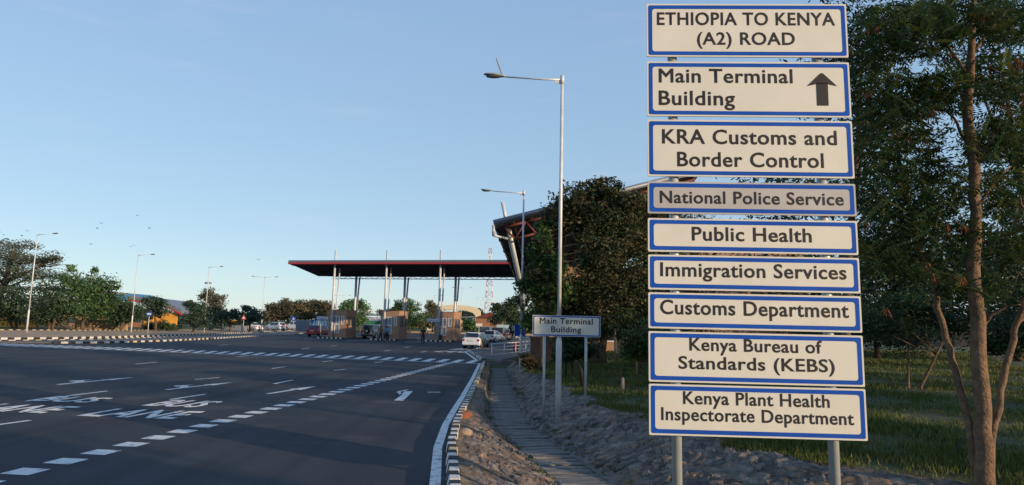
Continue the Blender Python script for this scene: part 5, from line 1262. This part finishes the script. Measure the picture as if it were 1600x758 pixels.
# ================================================================== PEOPLE
def limb_mesh(name, joints, edges, material, parent, sub=2):
    me = bpy.data.meshes.new(name); me.from_pydata([j[0] for j in joints], edges, []); o = link(name, me, material, parent)
    sk = o.modifiers.new('skin', 'SKIN'); sk.use_smooth_shade = True
    for v, j in zip(me.skin_vertices[0].data, joints): v.radius = j[1]
    me.skin_vertices[0].data[0].use_root = True
    sb = o.modifiers.new('sub', 'SUBSURF'); sb.levels = 1; sb.render_levels = sub
    return o
def person(label, loc, rotz, shirt, trousers, h=1.72, stride=.16, arms=((-.10, .04), (.10, -.06)), bag=None):
    t = thing('person', label, 'person', loc, rotz); k = h / 1.72
    hip = .90
    J = [((0, 0, .95), (.135, .10)), ((0, 0, 1.18), (.145, .10)), ((0, .0, 1.38), (.16, .10)), ((0, 0, 1.47), (.075, .07)), ((0, -.015, 1.53), (.058, .058)), ((0, -.03, 1.60), (.076, .09)), ((0, -.025, 1.66), (.074, .088)), ((0, -.015, 1.715), (.04, .05))]
    E = [(i, i + 1) for i in range(7)]
    for s, st, (ax_, ay_) in ((-1, 1, arms[0]), (1, -1, arms[1])):
        b = len(J)
        J += [((s * .10, 0, hip), (.085, .09)), ((s * .10, -st * stride * .5 - .02, .49), (.060, .065)), ((s * .10, -st * stride + .02 * st, .10), (.038, .042)), ((s * .115, -st * stride - .10, .035), (.04, .032))]
        E += [(0, b), (b, b + 1), (b + 1, b + 2), (b + 2, b + 3)]
        c = len(J); J += [((s * .19, 0, 1.41), (.055, .055)), ((s * .245 + ax_ * .3, .03, 1.13), (.042, .042)), ((s * .26 + ax_, ay_ - .10, .88), (.028, .03)), ((s * .262 + ax_, ay_ - .12, .80), (.034, .018))]
        E += [(2, c), (c, c + 1), (c + 1, c + 2), (c + 2, c + 3)]
        for q in range(4):
            f = len(J); fx = s * .262 + ax_; J += [((fx, ay_ - .15 + q * .018, .755), (.0085, .0085)), ((fx - s * .008, ay_ - .155 + q * .018, (.725, .71, .712, .73)[q]), (.0075, .0075))]; E += [(c + 3, f), (f, f + 1)]
        f = len(J); J += [((s * .25 + ax_, ay_ - .165, .79), (.010, .010)), ((s * .246 + ax_, ay_ - .178, .765), (.008, .008))]; E += [(c + 3, f), (f, f + 1)]
    S_ = lambda j: (tuple(v * k for v in j[0]), tuple(v * k for v in j[1]))
    limb_mesh('body', [S_(j) for j in J], E, M['skin'], t)
    m = MB(); m.ball((0, .0, 1.675 * k), (.085 * k, .10 * k, .075 * k), 10, 7); m.build('hair', M['hair'], t)
    m = MB()
    for s in (-1, 1): m.ball((s * .028 * k, -.112 * k, 1.625 * k), .009 * k, 6, 4)
    m.build('eyes', M['mwhite'], t)
    sj = [((0, 0, .93), (.16, .125)), ((0, 0, 1.18), (.165, .12)), ((0, 0, 1.39), (.18, .12)), ((0, 0, 1.46), (.09, .08))]; se = [(0, 1), (1, 2), (2, 3)]
    for s, (ax_, ay_) in ((-1, arms[0]), (1, arms[1])):
        c = len(sj); sj += [((s * .195, 0, 1.41), (.075, .075)), ((s * .24 + ax_ * .25, .025, 1.17), (.065, .065))]; se += [(2, c), (c, c + 1)]
    limb_mesh('shirt', [S_(j) for j in sj], se, shirt, t)
    tj = [((0, 0, .96), (.15, .12))]; te = []
    for s, st in ((-1, 1), (1, -1)):
        c = len(tj); tj += [((s * .10, 0, .86), (.105, .11)), ((s * .10, -st * stride * .5 - .02, .49), (.08, .085)), ((s * .10, -st * stride + .02 * st, .12), (.062, .066))]; te += [(0, c), (c, c + 1), (c + 1, c + 2)]
    limb_mesh('trousers', [S_(j) for j in tj], te, trousers, t)
    m = MB()
    for s, st in ((-1, 1), (1, -1)): m.box((s * .11 * k, (-st * stride - .05) * k, .035), (.09, .26, .07))
    m.build('shoes', M['bumper'], t, bevel=.02)
    return t
cl_ = lambda n, c: mat(n, c, .85)
CB, CBl, CDk, CT, CW = cl_('brown_cloth', (.22, .10, .035)), cl_('blue_cloth', (.10, .26, .52)), cl_('dark_cloth', (.018, .02, .028)), cl_('dark_trousers', (.022, .022, .03)), cl_('white_cloth', (.45, .45, .48))
person('person in a brown shirt and dark trousers standing in front of the middle toll booth', cpos(594, 533), RAD(170), CB, CT, arms=((-.05, -.05), (.12, .02)))
person('person in a light blue shirt walking in front of the middle toll booth', cpos(604, 533.3), RAD(140), CBl, CT, stride=.26)
person('person in dark clothes walking on the open road between the middle and right booths', cpos(660.5, 537.2), RAD(165), CDk, CT, stride=.08)
person('person in dark clothes standing beside the parked cars, left of the blue shelter', at(798, 530.5, 74), RAD(150), CDk, CT, stride=.05)
person('person in a white shirt standing beside the parked cars next to the blue shelter', at(803, 530.5, 73), RAD(190), CW, CT, stride=.05)

# ================================================================== BIRDS
for i, (x, y) in enumerate(((43.5, 361), (34, 368.6), (158, 349), (152, 357), (214.5, 336.7), (234, 356), (142, 381), (209, 383), (204, 385.5), (404.5, 406), (6, 367))):
    b = thing('bird', 'small dark bird gliding in the sky above the far left trees' if i != 9 else 'small dark bird in the sky alone left of the toll canopy', 'bird', at(x, y, 80 + (i * 7) % 30), rnd.uniform(0, 6), 'birds in the sky' if i != 9 else None)
    m = MB(); m.ball((0, 0, 0), (.035, .12, .035), 8, 6); m.ball((0, .13, .01), (.022, .035, .022), 6, 5); m.quadpts([(-.02, -.10, 0), (.02, -.10, 0), (.05, -.22, .0), (-.05, -.22, .0)]); m.build('body', M['hair'], b, fixn=False)
    f = rnd.uniform(-.4, .9)
    for s in (-1, 1):
        m = MB(); m.prism([(s * .02, .05), (s * .14, .09), (s * .30, -.03), (s * .13, -.05), (s * .02, -.05)], -.006, .006); w = m.build('wing', M['hair'], b); w.rotation_euler = (0, -s * f, 0)
